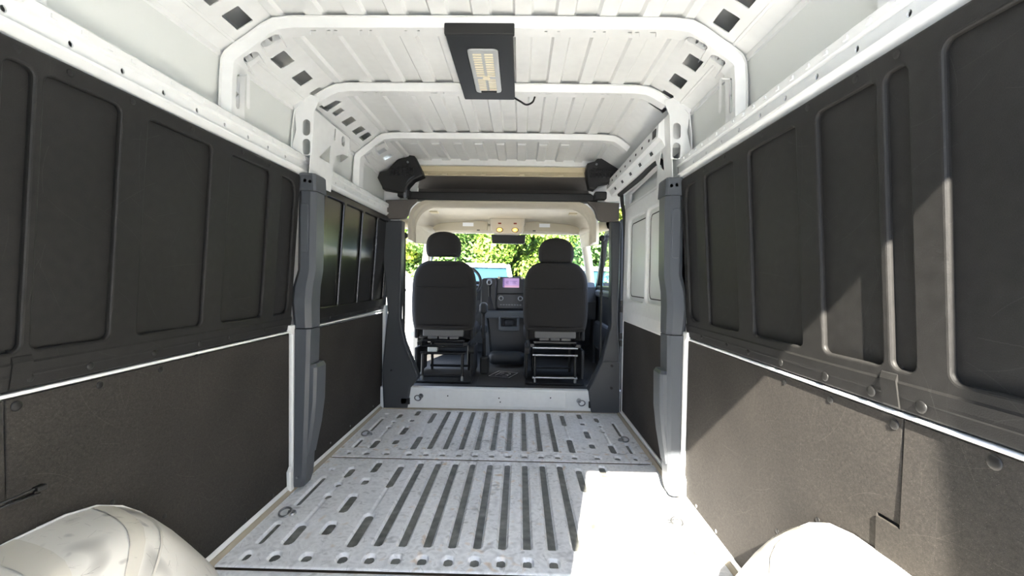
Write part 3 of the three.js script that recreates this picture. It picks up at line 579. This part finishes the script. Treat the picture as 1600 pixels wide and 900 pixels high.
/* black brackets in the upper corners of the cab opening */
for (const s of [-1, 1]) {
  const t = thing('corner_bracket', s < 0 ? 'ribbed black plastic bracket in the upper corner over the driver side' : 'ribbed black plastic bracket in the upper corner over the sliding door', 'bracket', [0, 0, 0], 'corner brackets');
  const sh = s < 0 ? poly([[.93, 1.80], [.915, 1.84], [.86, 1.855], [.78, 1.94], [.715, 1.955], [.70, 1.97], [.655, 1.965], [.60, 1.86], [.585, 1.82], [.60, 1.81], [.66, 1.785], [.70, 1.74], [.72, 1.69], [.80, 1.70], [.89, 1.715], [.895, 1.735]])
    : poly([[.88, 1.86], [.86, 1.92], [.80, 1.93], [.75, 1.955], [.72, 1.97], [.69, 1.94], [.635, 1.925], [.625, 1.87], [.635, 1.80], [.65, 1.74], [.69, 1.73], [.73, 1.77], [.86, 1.80]]);
  const cs = sh.getPoints(); let g = extr(poly(cs.map((p) => [p.x, p.y - .035])), .10, .010, 2); g.translate(0, 0, -3.44); mesh('bracket_body', side(s, metric(g)), M.black, t);
  for (let i = 0; i < 7; i++) { const x = .66 + i * .028; mesh('rib', side(s, rbox(x - .003, x + .003, 1.78, 1.865 - Math.abs(i - 2) * .01, -3.345, -3.325, .002)), M.black, t); }
  for (let i = 0; i < 3; i++) mesh('cross_rib', side(s, rbox(.65, .83, 1.79 + i * .025, 1.796 + i * .025, -3.345, -3.328, .002)), M.black, t);
  if (s < 0) mesh('duct_lip', side(s, tube([[.60, 1.79, -3.36], [.66, 1.775, -3.355], [.705, 1.735, -3.355], [.725, 1.67, -3.36], [.725, 1.62, -3.37]], .016, 24, 8)), M.cover, t);
  mesh('foot', side(s, rbox(.70, .79, 1.632, 1.69, -3.46, -3.38, .01)), M.black, t);
  const k = new THREE.CylinderGeometry(.008, .008, .01, 10); k.rotateX(Math.PI / 2); k.translate(.70, 1.88, -3.335); mesh('screw', side(s, k), M.steel, t);
}

/* ================= cab ================= */
function softBox(w, h, d, f) {                            // rounded block whose vertices f reshapes
  const g = new RoundedBoxGeometry(w, h, d, 6, Math.min(w, h, d) * .46); const p = g.attributes.position;
  for (let i = 0; i < p.count; i++) { const v = V(p.getX(i), p.getY(i), p.getZ(i)); f(v); p.setXYZ(i, v.x, v.y, v.z); }
  const q = mergeVertices((g.deleteAttribute('normal'), g.deleteAttribute('uv'), g)); q.computeVertexNormals(); return metric(q);
}
function seat(x, headUp, label, driver) {
  const t = thing('cab_seat', label, 'seat', [x, .165, -3.70], 'cab seats');
  /* backrest: rounded outline, thick, slightly curved; seam across */
  const o = new THREE.Shape(); const W = .262;
  o.moveTo(-W + .02, .435); o.bezierCurveTo(-W - .01, .46, -W - .012, .7, -W, .83); o.bezierCurveTo(-W + .01, .945, -W + .07, .99, -.13, 1.0); o.lineTo(.13, 1.0); o.bezierCurveTo(W - .07, .99, W - .01, .945, W, .83); o.bezierCurveTo(W + .012, .7, W + .01, .46, W - .02, .435); o.bezierCurveTo(W - .05, .41, -W + .05, .41, -W + .02, .435);
  let g = extr(o, .14, .045, 5, 10); g.translate(0, 0, -.12); mesh('backrest', metric(g), M.fabric, t);
  mesh('seam', tube([[-.255, .78, .013], [-.2, .782, .0205], [0, .784, .021], [.2, .782, .0205], [.255, .78, .013]], .0022, 20, 6), M.black, t);
  const hy = headUp ? 1.035 : .995;
  const ho = new THREE.Shape(); ho.moveTo(-.115, 0); ho.bezierCurveTo(-.145, .0, -.148, .05, -.146, .10); ho.bezierCurveTo(-.14, .18, -.085, .21, 0, .212); ho.bezierCurveTo(.085, .21, .14, .18, .146, .10); ho.bezierCurveTo(.148, .05, .145, .0, .115, 0); ho.closePath();
  g = extr(ho, .12, .04, 5, 10); g.translate(driver ? -.015 : 0, hy, -.13); mesh('headrest', metric(g), M.fabric, t);
  for (const s of [-1, 1]) mesh('headrest_post', bar([s * .10 - (driver ? .015 : 0), .98, -.06], [s * .10 - (driver ? .015 : 0), hy + .06, -.07], .007), M.steel, t);
  g = softBox(.52, .13, .50, (v) => { }); g.translate(0, .40, -.33); mesh('seat_cushion', g, M.fabric, t);
  mesh('cushion_end', rbox(-.17, .17, .372, .432, -.03, .006, .012), M.greyFabric, t);
  for (let i = -1; i <= 1; i++) mesh('fold', rbox(i * .09 - .04, i * .09 + .04, .35, .378, -.03, -.005, .008), M.greyFabric, t);
  /* base frame */
  const m = driver ? M.blackMetal : M.blackMetal, m2 = driver ? M.blackMetal : M.steel;
  for (const s of [-1, 1]) {
    mesh('leg', bar([s * .165, .0, .02], [s * .165, .24, .01], .013), M.blackMetal, t); mesh('leg', bar([s * .17, .0, -.42], [s * .17, .26, -.42], .013), M.blackMetal, t);
    mesh('leg_sleeve', bar([s * .165, .0, .024], [s * .165, .05, .024], .014), M.steel, t);
    mesh('slide_rail', rbox(s * .19 - .02, s * .19 + .02, .30, .33, -.48, .03, .005), M.blackMetal, t);
    mesh('side_plate', rbox(s * .235 - .012, s * .235 + .012, .03, .27, -.45, -.04, .008), M.rubber, t);
    mesh('recliner', softBox(.03, .10, .10, () => { }).translate(s * .232, .40, -.07), M.rubber, t);
  }
  for (const [y, z, r, mm] of [[.295, .015, .011, m2], [.235, .012, .011, m2], [.05, .02, .011, m2], [.27, -.42, .012, m], [.05, -.42, .012, m]]) mesh('cross_bar', bar([-.185, y, z], [.185, y, z], r), mm, t);
  mesh('base_plate', rbox(-.24, .24, 0, .012, -.46, .05, .004), M.rubber, t);
  mesh('spring_pan', rbox(-.18, .18, .325, .345, -.45, -.02, .006), M.blackMetal, t);
  if (driver) { mesh('control_module', rbox(-.135, -.055, .235, .285, -.10, -.03, .006), M.paintGrey, t); mesh('knob', bar([.215, .27, .0], [.26, .27, .0], .035, 16), M.rubber, t); }
  else mesh('knob', bar([-.215, .27, .0], [-.25, .27, .0], .03, 16), M.rubber, t);
  /* armrest on the inner side */
  return t;
}
seat(-.482, true, 'black fabric driver seat seen from behind, headrest raised on steel posts', true);
seat(.447, false, 'black fabric passenger seat seen from behind, headrest pushed down', false);

/* dashboard across the van */
const dash = thing('dashboard', 'dark grey van dashboard with centre stack and gear selector', 'dashboard');
{
  const body = prism([[4.62, .62], [4.58, .80], [4.64, .95], [4.75, 1.0], [5.1, .985], [5.3, .95], [5.3, .3], [5.0, .3], [4.9, .62]], -.93, .93); body.rotateY(Math.PI / 2); mesh('dash_body', metric(body), M.dash, dash);
  let g = extr(rs(-.075 - .15, .70, .265, 1.035, .05), .12, .02, 3); g.translate(0, 0, -4.66); mesh('centre_stack', metric(g), M.dash, dash);
  g = extr(rs(-.10 + .02, .875, .185, 1.045, .012), .03, .006, 2); g.translate(0, 0, -4.555); mesh('radio_surround', metric(g), M.dashBlack, dash);
  for (const x of [-.065, .168]) { const k = new THREE.CylinderGeometry(.013, .014, .012, 16); k.rotateX(Math.PI / 2); k.translate(x, 1.036, -4.525); mesh('radio_button', k, M.cream, dash); }
  g = extr(rs(-.085, .72, .20, .872, .03), .03, .008, 2); g.translate(0, 0, -4.555); mesh('climate_panel', metric(g), M.dashBlack, dash);
  for (const x of [-.04, .155]) { let k = new THREE.TorusGeometry(.02, .006, 8, 22); k.translate(x, .828, -4.52); mesh('dial_ring', k, M.steel, dash); k = new THREE.CylinderGeometry(.015, .017, .02, 18); k.rotateX(Math.PI / 2); k.translate(x, .828, -4.515); mesh('dial', k, M.dashBlack, dash); }
  for (let i = 0; i < 8; i++) { mesh('climate_button', rbox(-.05 + i * .028, -.03 + i * .028, .757, .768, -4.528, -4.521, .002), M.greyFabric, dash); }
  mesh('storage_slot', rbox(-.05, .16, .672, .70, -4.545, -4.53, .004), M.dashBlack, dash);
  g = extr(rs(-.245, .66, -.09, 1.03, .04), .05, .014, 3); g.translate(0, 0, -4.56); mesh('selector_housing', metric(g), M.dashBlack, dash);
  mesh('gear_lever', bar([-.155, .82, -4.52], [-.155, .97, -4.46], .013), M.dashBlack, dash);
  mesh('gear_gaiter', new THREE.ConeGeometry(.05, .17, 16).translate(-.155, .80, -4.51), M.fabric, dash);
  g = softBox(.055, .07, .05, () => { }); g.translate(-.155, .985, -4.455); mesh('gear_knob', g, M.dashBlack, dash); g = new THREE.TorusGeometry(.021, .006, 8, 20); g.translate(-.155, .985, -4.432); mesh('knob_ring', g, M.steel, dash);
  /* lower console */
  for (const pts of [[[-.22, .70], [-.18, .70], [-.165, .60], [-.125, .22], [-.175, .22], [-.225, .56]], [[.29, .70], [.25, .70], [.235, .60], [.20, .22], [.25, .22], [.295, .56]]]) { g = extr(poly(pts), .18, .01, 2); g.translate(0, 0, -4.62); mesh('console_side', metric(g), M.consoleGrey, dash); }
  g = extr(rs(-.225, .63, .295, .705, .03), .20, .014, 3); g.translate(0, 0, -4.62); mesh('console_top', metric(g), M.consoleGrey, dash);
  mesh('console_back', rbox(-.18, .24, .24, .66, -4.80, -4.76, .01), M.dashBlack, dash);
  g = extr((() => { const s = rs(-.055, .51, .15, .655, .02); s.holes.push(rp(-.03, .555, .125, .665 - .02, .01)); return s; })(), .10, .008, 2); g.translate(0, 0, -4.50); mesh('cup_holder', metric(g), M.consoleGrey, dash);
  mesh('cup_insert', softBox(.105, .075, .07, () => { }).translate(.05, .585, -4.44), M.rubber, dash);
  mesh('storage_bin', softBox(.36, .12, .18, () => { }).translate(.03, .245, -4.42), M.dash, dash);
  mesh('vent', rbox(-.36, -.27, .66, .74, -4.50, -4.42, .02), M.dash, dash);
}
mesh('firewall', rbox(-.98, .98, .10, .96, -5.36, -5.31, .01), M.dash, dash);
for (const s of [-1, 1]) mesh('kick_panel', rbox(s * .955 - .025, s * .955 + .025, .12, .95, -5.32, -4.74, .01), M.dash, dash);
/* radio screen, switched on */
{
  const scr = canvasTex(256, 160, (c, w, h) => {
    c.fillStyle = '#c5a3dc'; c.fillRect(0, 0, w, h); c.fillStyle = '#8f78b4'; c.fillRect(0, 0, 26, h); c.fillStyle = '#e7b6d6'; c.fillRect(26, h - 34, w, 34);
    c.fillStyle = '#5d4f88'; for (let i = 0; i < 4; i++) c.fillRect(6, 14 + i * 34, 14, 14);
    c.strokeStyle = '#4d3f78'; c.lineWidth = 5; c.beginPath(); c.arc(72, 70, 20, .3, 5.2); c.stroke(); c.beginPath(); c.moveTo(58, 86); c.lineTo(92, 50); c.stroke();
    c.fillStyle = '#6a5796'; c.fillRect(108, 48, 116, 8); c.fillRect(108, 66, 92, 8); c.fillRect(108, 84, 104, 6);
  });
  const m = new THREE.MeshStandardMaterial({ color: '#111111', roughness: .6, emissive: '#ffffff', emissiveMap: scr, emissiveIntensity: .28 });
  const g = new THREE.PlaneGeometry(.165, .095); g.translate(.058, .985, -4.5235); mesh('screen', g, m, dash);
  const l = new THREE.PointLight(new THREE.Color(.8, .6, .95), .006); l.position.set(.058, .985, -4.50); l.castShadow = true; l.name = 'screen_light'; dash.add(l);
}
/* steering wheel */
{
  const t = thing('steering_wheel', 'dark steering wheel half hidden behind the driver seat', 'steering wheel');
  const rot = (g) => { g.rotateX(-.55); g.translate(-.43, .98, -4.42); return g; };
  mesh('rim', rot(new THREE.TorusGeometry(.19, .016, 10, 48)), M.dashBlack, t);
  mesh('hub', rot(softBox(.16, .13, .05, () => { })), M.dashBlack, t);
  for (const a of [0, Math.PI, -Math.PI / 2]) mesh('spoke', rot(bar([.06 * Math.cos(a), .06 * Math.sin(a), 0], [.185 * Math.cos(a), .185 * Math.sin(a), 0], .013)), M.dashBlack, t);
  mesh('column', bar([-.43, .96, -4.44], [-.43, .90, -4.56], .04), M.dash, t);
}
/* armrest and parking brake between the seats */
{
  const t = thing('armrest', 'dark folded armrest on the driver seat side by the centre stack', 'armrest');
  mesh('pad', softBox(.07, .10, .10, () => { }).translate(-.165, .765, -3.90), M.dash, t); mesh('bracket', rbox(-.18, -.15, .50, .74, -3.94, -3.88, .01), M.rubber, t);
  const b = thing('parking_brake', 'grey parking brake lever beside the driver seat', 'brake lever');
  mesh('lever', bar([-.165, .30, -4.05], [-.165, .565, -3.99], .016), M.rubber, b); mesh('grip', softBox(.06, .085, .07, () => { }).translate(-.165, .575, -3.985), M.dash, b); mesh('boot', rbox(-.20, -.12, .165, .32, -4.11, -3.99, .02), M.rubber, b);
}
/* card on the cab floor */
{
  const mat = new THREE.MeshStandardMaterial({ map: canvasTex(256, 256, (c, w, h) => {
    c.fillStyle = '#0e0e0e'; c.fillRect(0, 0, w, h); c.strokeStyle = '#f0f0f0'; c.lineWidth = 9; c.strokeRect(8, 8, w - 16, h - 16); c.lineWidth = 9;
    c.beginPath(); c.moveTo(60, 60); c.lineTo(60, 200); c.moveTo(60, 70); c.lineTo(110, 70); c.moveTo(150, 60); c.bezierCurveTo(210, 60, 210, 130, 150, 130); c.bezierCurveTo(215, 130, 215, 205, 150, 205); c.stroke();
    c.fillStyle = '#9c9c9c'; c.fillRect(88, 100, 36, 12); c.fillRect(88, 140, 36, 12);
  }), roughness: .6 });
  const t = thing('floor_card', 'black square card with pale lettering lying on the cab floor', 'card', [.015, .171, -3.98]); t.rotation.y = -.35;
  mesh('card', new THREE.BoxGeometry(.20, .003, .24), [M.black, M.black, mat, M.black, M.black, M.black], t);
  const c = tag(mesh('floor_mat', flat(extr((() => { const s = poly([[-.19, 3.56], [.20, 3.56], [.21, 3.9], [.17, 4.25], [-.13, 4.25], [-.20, 3.9]]); return s; })(), .008, .003, 1), .1585), M.mat), 'dark rubber mat between the two cab seats', 'mat');
}
/* sun visors, overhead console, mirror */
for (const s of [-1, 1]) {
  const t = thing('sun_visor', s < 0 ? 'beige sun visor above the driver seat' : 'beige sun visor above the passenger seat', 'sun visor', [0, 0, 0], 'sun visors');
  const g = extr((() => { const q = new THREE.Shape(); q.moveTo(.19, 1.605); q.lineTo(.19, 1.515); q.lineTo(.70, 1.50); q.quadraticCurveTo(.75, 1.50, .75, 1.53); q.quadraticCurveTo(.74, 1.575, .62, 1.59); q.lineTo(.30, 1.615); q.closePath(); return q; })(), .025, .009, 3); g.translate(0, 0, -4.60);
  mesh('visor_pad', side(s, metric(g)), M.visor, t);
  mesh('warning_label', side(s, rbox(.335, .445, 1.555, 1.592, -4.576, -4.574, .0005)), M.label || (M.label = std({ color: '#e9ebee', roughness: .5 })), t);
  mesh('clip', side(s, rbox(.27, .30, 1.512, 1.522, -4.58, -4.57, .002)), M.rubber, t);
}
{
  const t = thing('overhead_console', 'beige overhead console with two glowing map lamps', 'console');
  const g = extr((() => { const q = new THREE.Shape(); q.moveTo(-.165, 1.64); q.lineTo(.19, 1.64); q.lineTo(.175, 1.53); q.quadraticCurveTo(.17, 1.475, .11, 1.475); q.lineTo(-.09, 1.475); q.quadraticCurveTo(-.15, 1.475, -.155, 1.53); q.closePath(); return q; })(), .10, .014, 3); g.translate(0, 0, -4.62); mesh('console_shell', metric(g), M.cream2, t);
  for (const s of [-1, 1]) {
    const x = .013 + s * .078, k = new THREE.SphereGeometry(.036, 18, 12); k.scale(1, .72, .35); k.translate(x, 1.517, -4.522); mesh('lamp_surround', k, M.rubber, t);
    const b = new THREE.SphereGeometry(.028, 18, 12); b.scale(1, .72, .35); b.translate(x, 1.517, -4.515); mesh('map_lamp', b, M.bulb, t);
    const l = new THREE.PointLight(new THREE.Color(1, .75, .4), .002); l.position.set(x, 1.517, -4.49); l.castShadow = true; l.name = 'map_light'; t.add(l);
    mesh('button', rbox(x - .016, x + .016, 1.575, 1.59, -4.524, -4.518, .004), M.amber, t);
  }
  const m = thing('mirror', 'black rear-view mirror hanging in the windscreen', 'mirror');
  const q = extr((() => { const p = new THREE.Shape(); p.moveTo(-.16, 1.485); p.lineTo(.20, 1.485); p.lineTo(.195, 1.41); p.quadraticCurveTo(.19, 1.39, .17, 1.39); p.lineTo(-.13, 1.39); p.quadraticCurveTo(-.15, 1.39, -.152, 1.41); p.closePath(); return p; })(), .03, .008, 2); q.translate(0, 0, -4.70); mesh('mirror_shell', metric(q), M.dashBlack, m);
  mesh('mirror_face', rbox(-.14, .18, 1.40, 1.478, -4.672, -4.669, .001), M.black, m); mesh('stem', bar([.02, 1.47, -4.69], [.02, 1.54, -4.74], .012), M.dashBlack, m);
}
/* windscreen */
const win1 = struct('window_1', 'clear windscreen with trees and cars beyond');
{
  const g = new THREE.BufferGeometry(), pos = [], idx = [], N = 12;
  for (let j = 0; j <= 1; j++) for (let i = 0; i <= N; i++) { const t = i / N * 2 - 1; pos.push(t * (j ? .80 : .95), j ? 1.53 : .95, (j ? -4.80 : -5.32) + .06 * t * t); }
  for (let i = 0; i < N; i++) idx.push(i, i + 1, i + N + 1, i + 1, i + N + 2, i + N + 1);
  g.setAttribute('position', new THREE.Float32BufferAttribute(pos, 3)); g.setIndex(idx); g.computeVertexNormals(); mesh('pane', g, M.glass, win1);
}
/* passenger door, shut; driver door, standing open */
function cabDoor(name, label, s, open) {
  const d = struct(name, label); if (open) { d.position.set(s * .97, 0, -4.78); }
  const off = open ? 4.78 : 0, X = open ? 0 : .95;
  const fr = (shp, dep, b, x, m, n) => { const g = onWall(extr(shp, dep, b, 2), 0); g.translate(x, 0, off); mesh(n, side(s, g), m, d); };
  const o = poly([[3.60, .12], [4.72, .12], [4.78, .96], [4.42, 1.44], [4.30, 1.50], [3.64, 1.52]]); o.holes.push(new THREE.Path([[3.68, .97], [4.66, .97], [4.38, 1.40], [4.28, 1.45], [3.70, 1.46]].map((p) => new THREE.Vector2(...p))));
  fr(o, .05, .012, X, open ? M.doorTrim : M.dashBlack, 'door_frame');
  fr(poly([[3.60, .12], [4.72, .12], [4.78, .94], [3.60, .94]]), .02, .004, X + .05, M.paint, 'door_skin');
  fr(rs(3.72, .35, 4.6, .62, .06), .05, .02, X - .04, M.dash, 'door_pocket'); fr(rs(3.75, .86, 4.6, .93, .03), .05, .02, X - .035, M.dash, 'door_rail');
  fr(poly([[3.68, .97], [4.66, .97], [4.38, 1.40], [4.28, 1.45], [3.70, 1.46]]), .003, 0, X + .03, M.glass, 'pane');
  if (open) d.rotation.y = -s * -1.15;
  return d;
}
cabDoor('door_4', 'dark passenger cab door, shut', 1, false);
cabDoor('door_5', 'driver cab door, standing open', -1, true);
for (const s of [1]) {
  const t = thing('wing_mirror', 'black wing mirror outside the passenger door window', 'mirror');
  mesh('mirror_housing', softBox(.20, .34, .10, () => { }).translate(1.22, 1.06, -4.72), M.black, t); mesh('arm', bar([1.02, .98, -4.68], [1.16, 1.0, -4.70], .025), M.black, t);
}
/* seat belts */
for (const s of [-1, 1]) {
  const t = thing('seat_belt', s < 0 ? 'dark seat belt strap hanging beside the driver pillar' : 'dark seat belt strap hanging beside the passenger pillar', 'seat belt', [0, 0, 0], 'seat belts');
  const X = s < 0 ? .785 : .80, g = rbox(X - .006, X + .006, .30, 1.36, -3.62, -3.575, .002); mesh('webbing', side(s, g), M.rubber, t);
  mesh('guide', side(s, softBox(.05, .05, .05, () => { }).translate(X, 1.36, -3.60)), M.black, t); mesh('button', side(s, bar([X - .012, .92, -3.60], [X + .012, .92, -3.60], .012)), M.black, t);
}

/* ================= outdoors ================= */
const ground = tag(mesh('ground', flat(extr(rs(-60, -60, 60, 60, .1), .1), -.70), M.asphalt), 'pale asphalt car park', 'ground'); ground.userData.kind = 'structure';
function car(x, z, turn, label, hgt, col) {
  const t = thing('parked_car', label, 'car', [x, -.6, z], 'parked cars'); t.rotation.y = turn;
  const sideOf = (pts, w, b, name, mat) => { const g = extr(poly(pts), w, b, 3); g.translate(0, 0, -w / 2); g.rotateY(-Math.PI / 2); return mesh(name, metric(g), mat, t); };   // drawn (length forwards, height); nose points to +z
  const k = hgt / 1.75;
  sideOf([[-2.25, .35], [-2.3, .75], [-2.25, 1.02 * k], [.9, 1.04 * k], [1.9, .95 * k], [2.25, .80 * k], [2.3, .45], [2.2, .28], [-2.15, .28]], 1.84, .06, 'body', col);
  sideOf([[-2.15, 1.0 * k], [-1.85, 1.60 * k], [-1.6, 1.66 * k], [.0, 1.68 * k], [.95, 1.0 * k]], 1.62, .08, 'greenhouse', M.carGlass);
  sideOf([[-1.92, 1.62 * k], [-1.6, 1.72 * k], [-.5, 1.75 * k], [.05, 1.71 * k], [.1, 1.66 * k], [-1.6, 1.645 * k]], 1.56, .03, 'roof', col);
  for (const s of [-1, 1]) {
    for (const [a, b, r] of [[[.95, 1.0], [.04, 1.69], .045], [[-.6, 1.0], [-.6, 1.69], .04], [[-2.15, 1.0], [-1.8, 1.66], .06]]) mesh('pillar', bar([s * .79, a[1] * k, a[0]], [s * .76, b[1] * k, b[0]], r), col, t);
    for (const zz of [1.45, -1.4]) { const w = new THREE.CylinderGeometry(.34, .34, .22, 24); w.rotateZ(Math.PI / 2); w.translate(s * .82, .34, zz); const wm = mesh('wheel', w, M.rubber, t); const h = new THREE.CylinderGeometry(.21, .21, .235, 16); h.rotateZ(Math.PI / 2); h.translate(s * .82, .34, zz); mesh('rim', h, M.steel, wm); }
    mesh('headlight', softBox(.42, .16, .10, () => { }).translate(s * .66, .74 * k, 2.2), M.steel, t); mesh('door_mirror', softBox(.2, .13, .1, () => { }).translate(s * 1.0, 1.05 * k, .62), col, t);
  }
  mesh('grille', rbox(-.5, .5, .5, .74 * k, 2.24, 2.31, .02), M.black, t);
  return t;
}
const silver = std({ color: '#c7ccd0', roughness: .25, metalness: .4 });
car(-.85, -8.9, .16, 'white parked car seen through the windscreen right of the driver headrest', 1.95, M.carWhite);
car(1.55, -9.2, .12, 'white parked car seen through the windscreen left of the passenger seat', 1.92, M.carWhite);
car(4.1, -9.6, .1, 'silver parked car seen through the passenger side window', 1.75, silver);
car(-4.0, -9.0, .15, 'white parked car seen past the driver pillar', 2.0, M.carWhite);

/* trees behind the car park */
const leafMats = ['#738f31', '#64843a', '#8a9a33', '#557a3e'].map(leafMat);
function crown(n, R, H) {
  const pos = [], idx = []; const blobs = []; for (let i = 0; i < 60; i++) { const a = rr(0, 6.283), h = rr(-1, 1), r = Math.sqrt(1 - h * h) * rr(.3, 1); blobs.push(V(Math.cos(a) * r * R, h * H, Math.sin(a) * r * R)); }
  for (let i = 0; i < n; i++) {
    const b = blobs[Math.floor(rnd() * blobs.length)], d = V(rr(-1, 1), rr(-1, 1), rr(-1, 1)).normalize(), c = b.clone().addScaledVector(d, rr(.5, 1) * R * .34), w = rr(.035, .06), l = rr(.05, .085);
    const nrm = d.clone().add(V(rr(-.8, .8), rr(-.4, 1), rr(-.8, .8))).normalize(), t = V(rr(-1, 1), rr(-1, 1), rr(-1, 1)).cross(nrm).normalize(), q = nrm.clone().cross(t), k = pos.length / 3;
    for (const [e, f] of [[-1, 0], [0, -1], [1, 0], [0, 1]]) { const p = c.clone().addScaledVector(t, e * l).addScaledVector(q, f * w); pos.push(p.x, p.y, p.z); }
    idx.push(k, k + 1, k + 2, k, k + 2, k + 3);
  }
  const g = new THREE.BufferGeometry(); g.setAttribute('position', new THREE.Float32BufferAttribute(pos, 3)); g.setIndex(idx); g.computeVertexNormals(); return g;
}
const crowns = [crown(40000, 1.9, 2.5), crown(40000, 2.1, 2.2), crown(40000, 1.7, 2.8)];
let ti = 0;
for (const [row, z0, n, sp, y0] of [[0, -17.5, 9, 2.7, 1.5], [1, -20.5, 9, 3.1, 2.6], [2, -24, 8, 4.2, 3.8]]) for (let i = 0; i < n; i++) {
  const x = (i - (n - 1) / 2) * sp + rr(-.5, .5), z = z0 + rr(-.6, .6);
  const t = thing('leafy_tree', ['leafy green tree in the front row behind the parked cars', 'leafy green tree in the middle row behind the parked cars', 'tall leafy green tree in the back row behind the parked cars'][row], 'tree', [x, -.6, z], ['trees of the front row', 'trees of the middle row', 'trees of the back row'][row]);
  const c = mesh('crown', crowns[ti % 3], leafMats[(ti * 7 + row) % 4], t); c.position.y = y0 + .6 + rr(-.2, .3); c.rotation.y = rr(0, 6.28); c.scale.setScalar(rr(1.05, 1.25) * (row === 2 ? 1.35 : 1.05));
  const g = new THREE.CylinderGeometry(.09, .16, y0 + .8, 8); g.translate(0, (y0 + .8) / 2, 0); mesh('trunk', g, M.bark, t); ti++;
}
renderer.render(scene, camera);
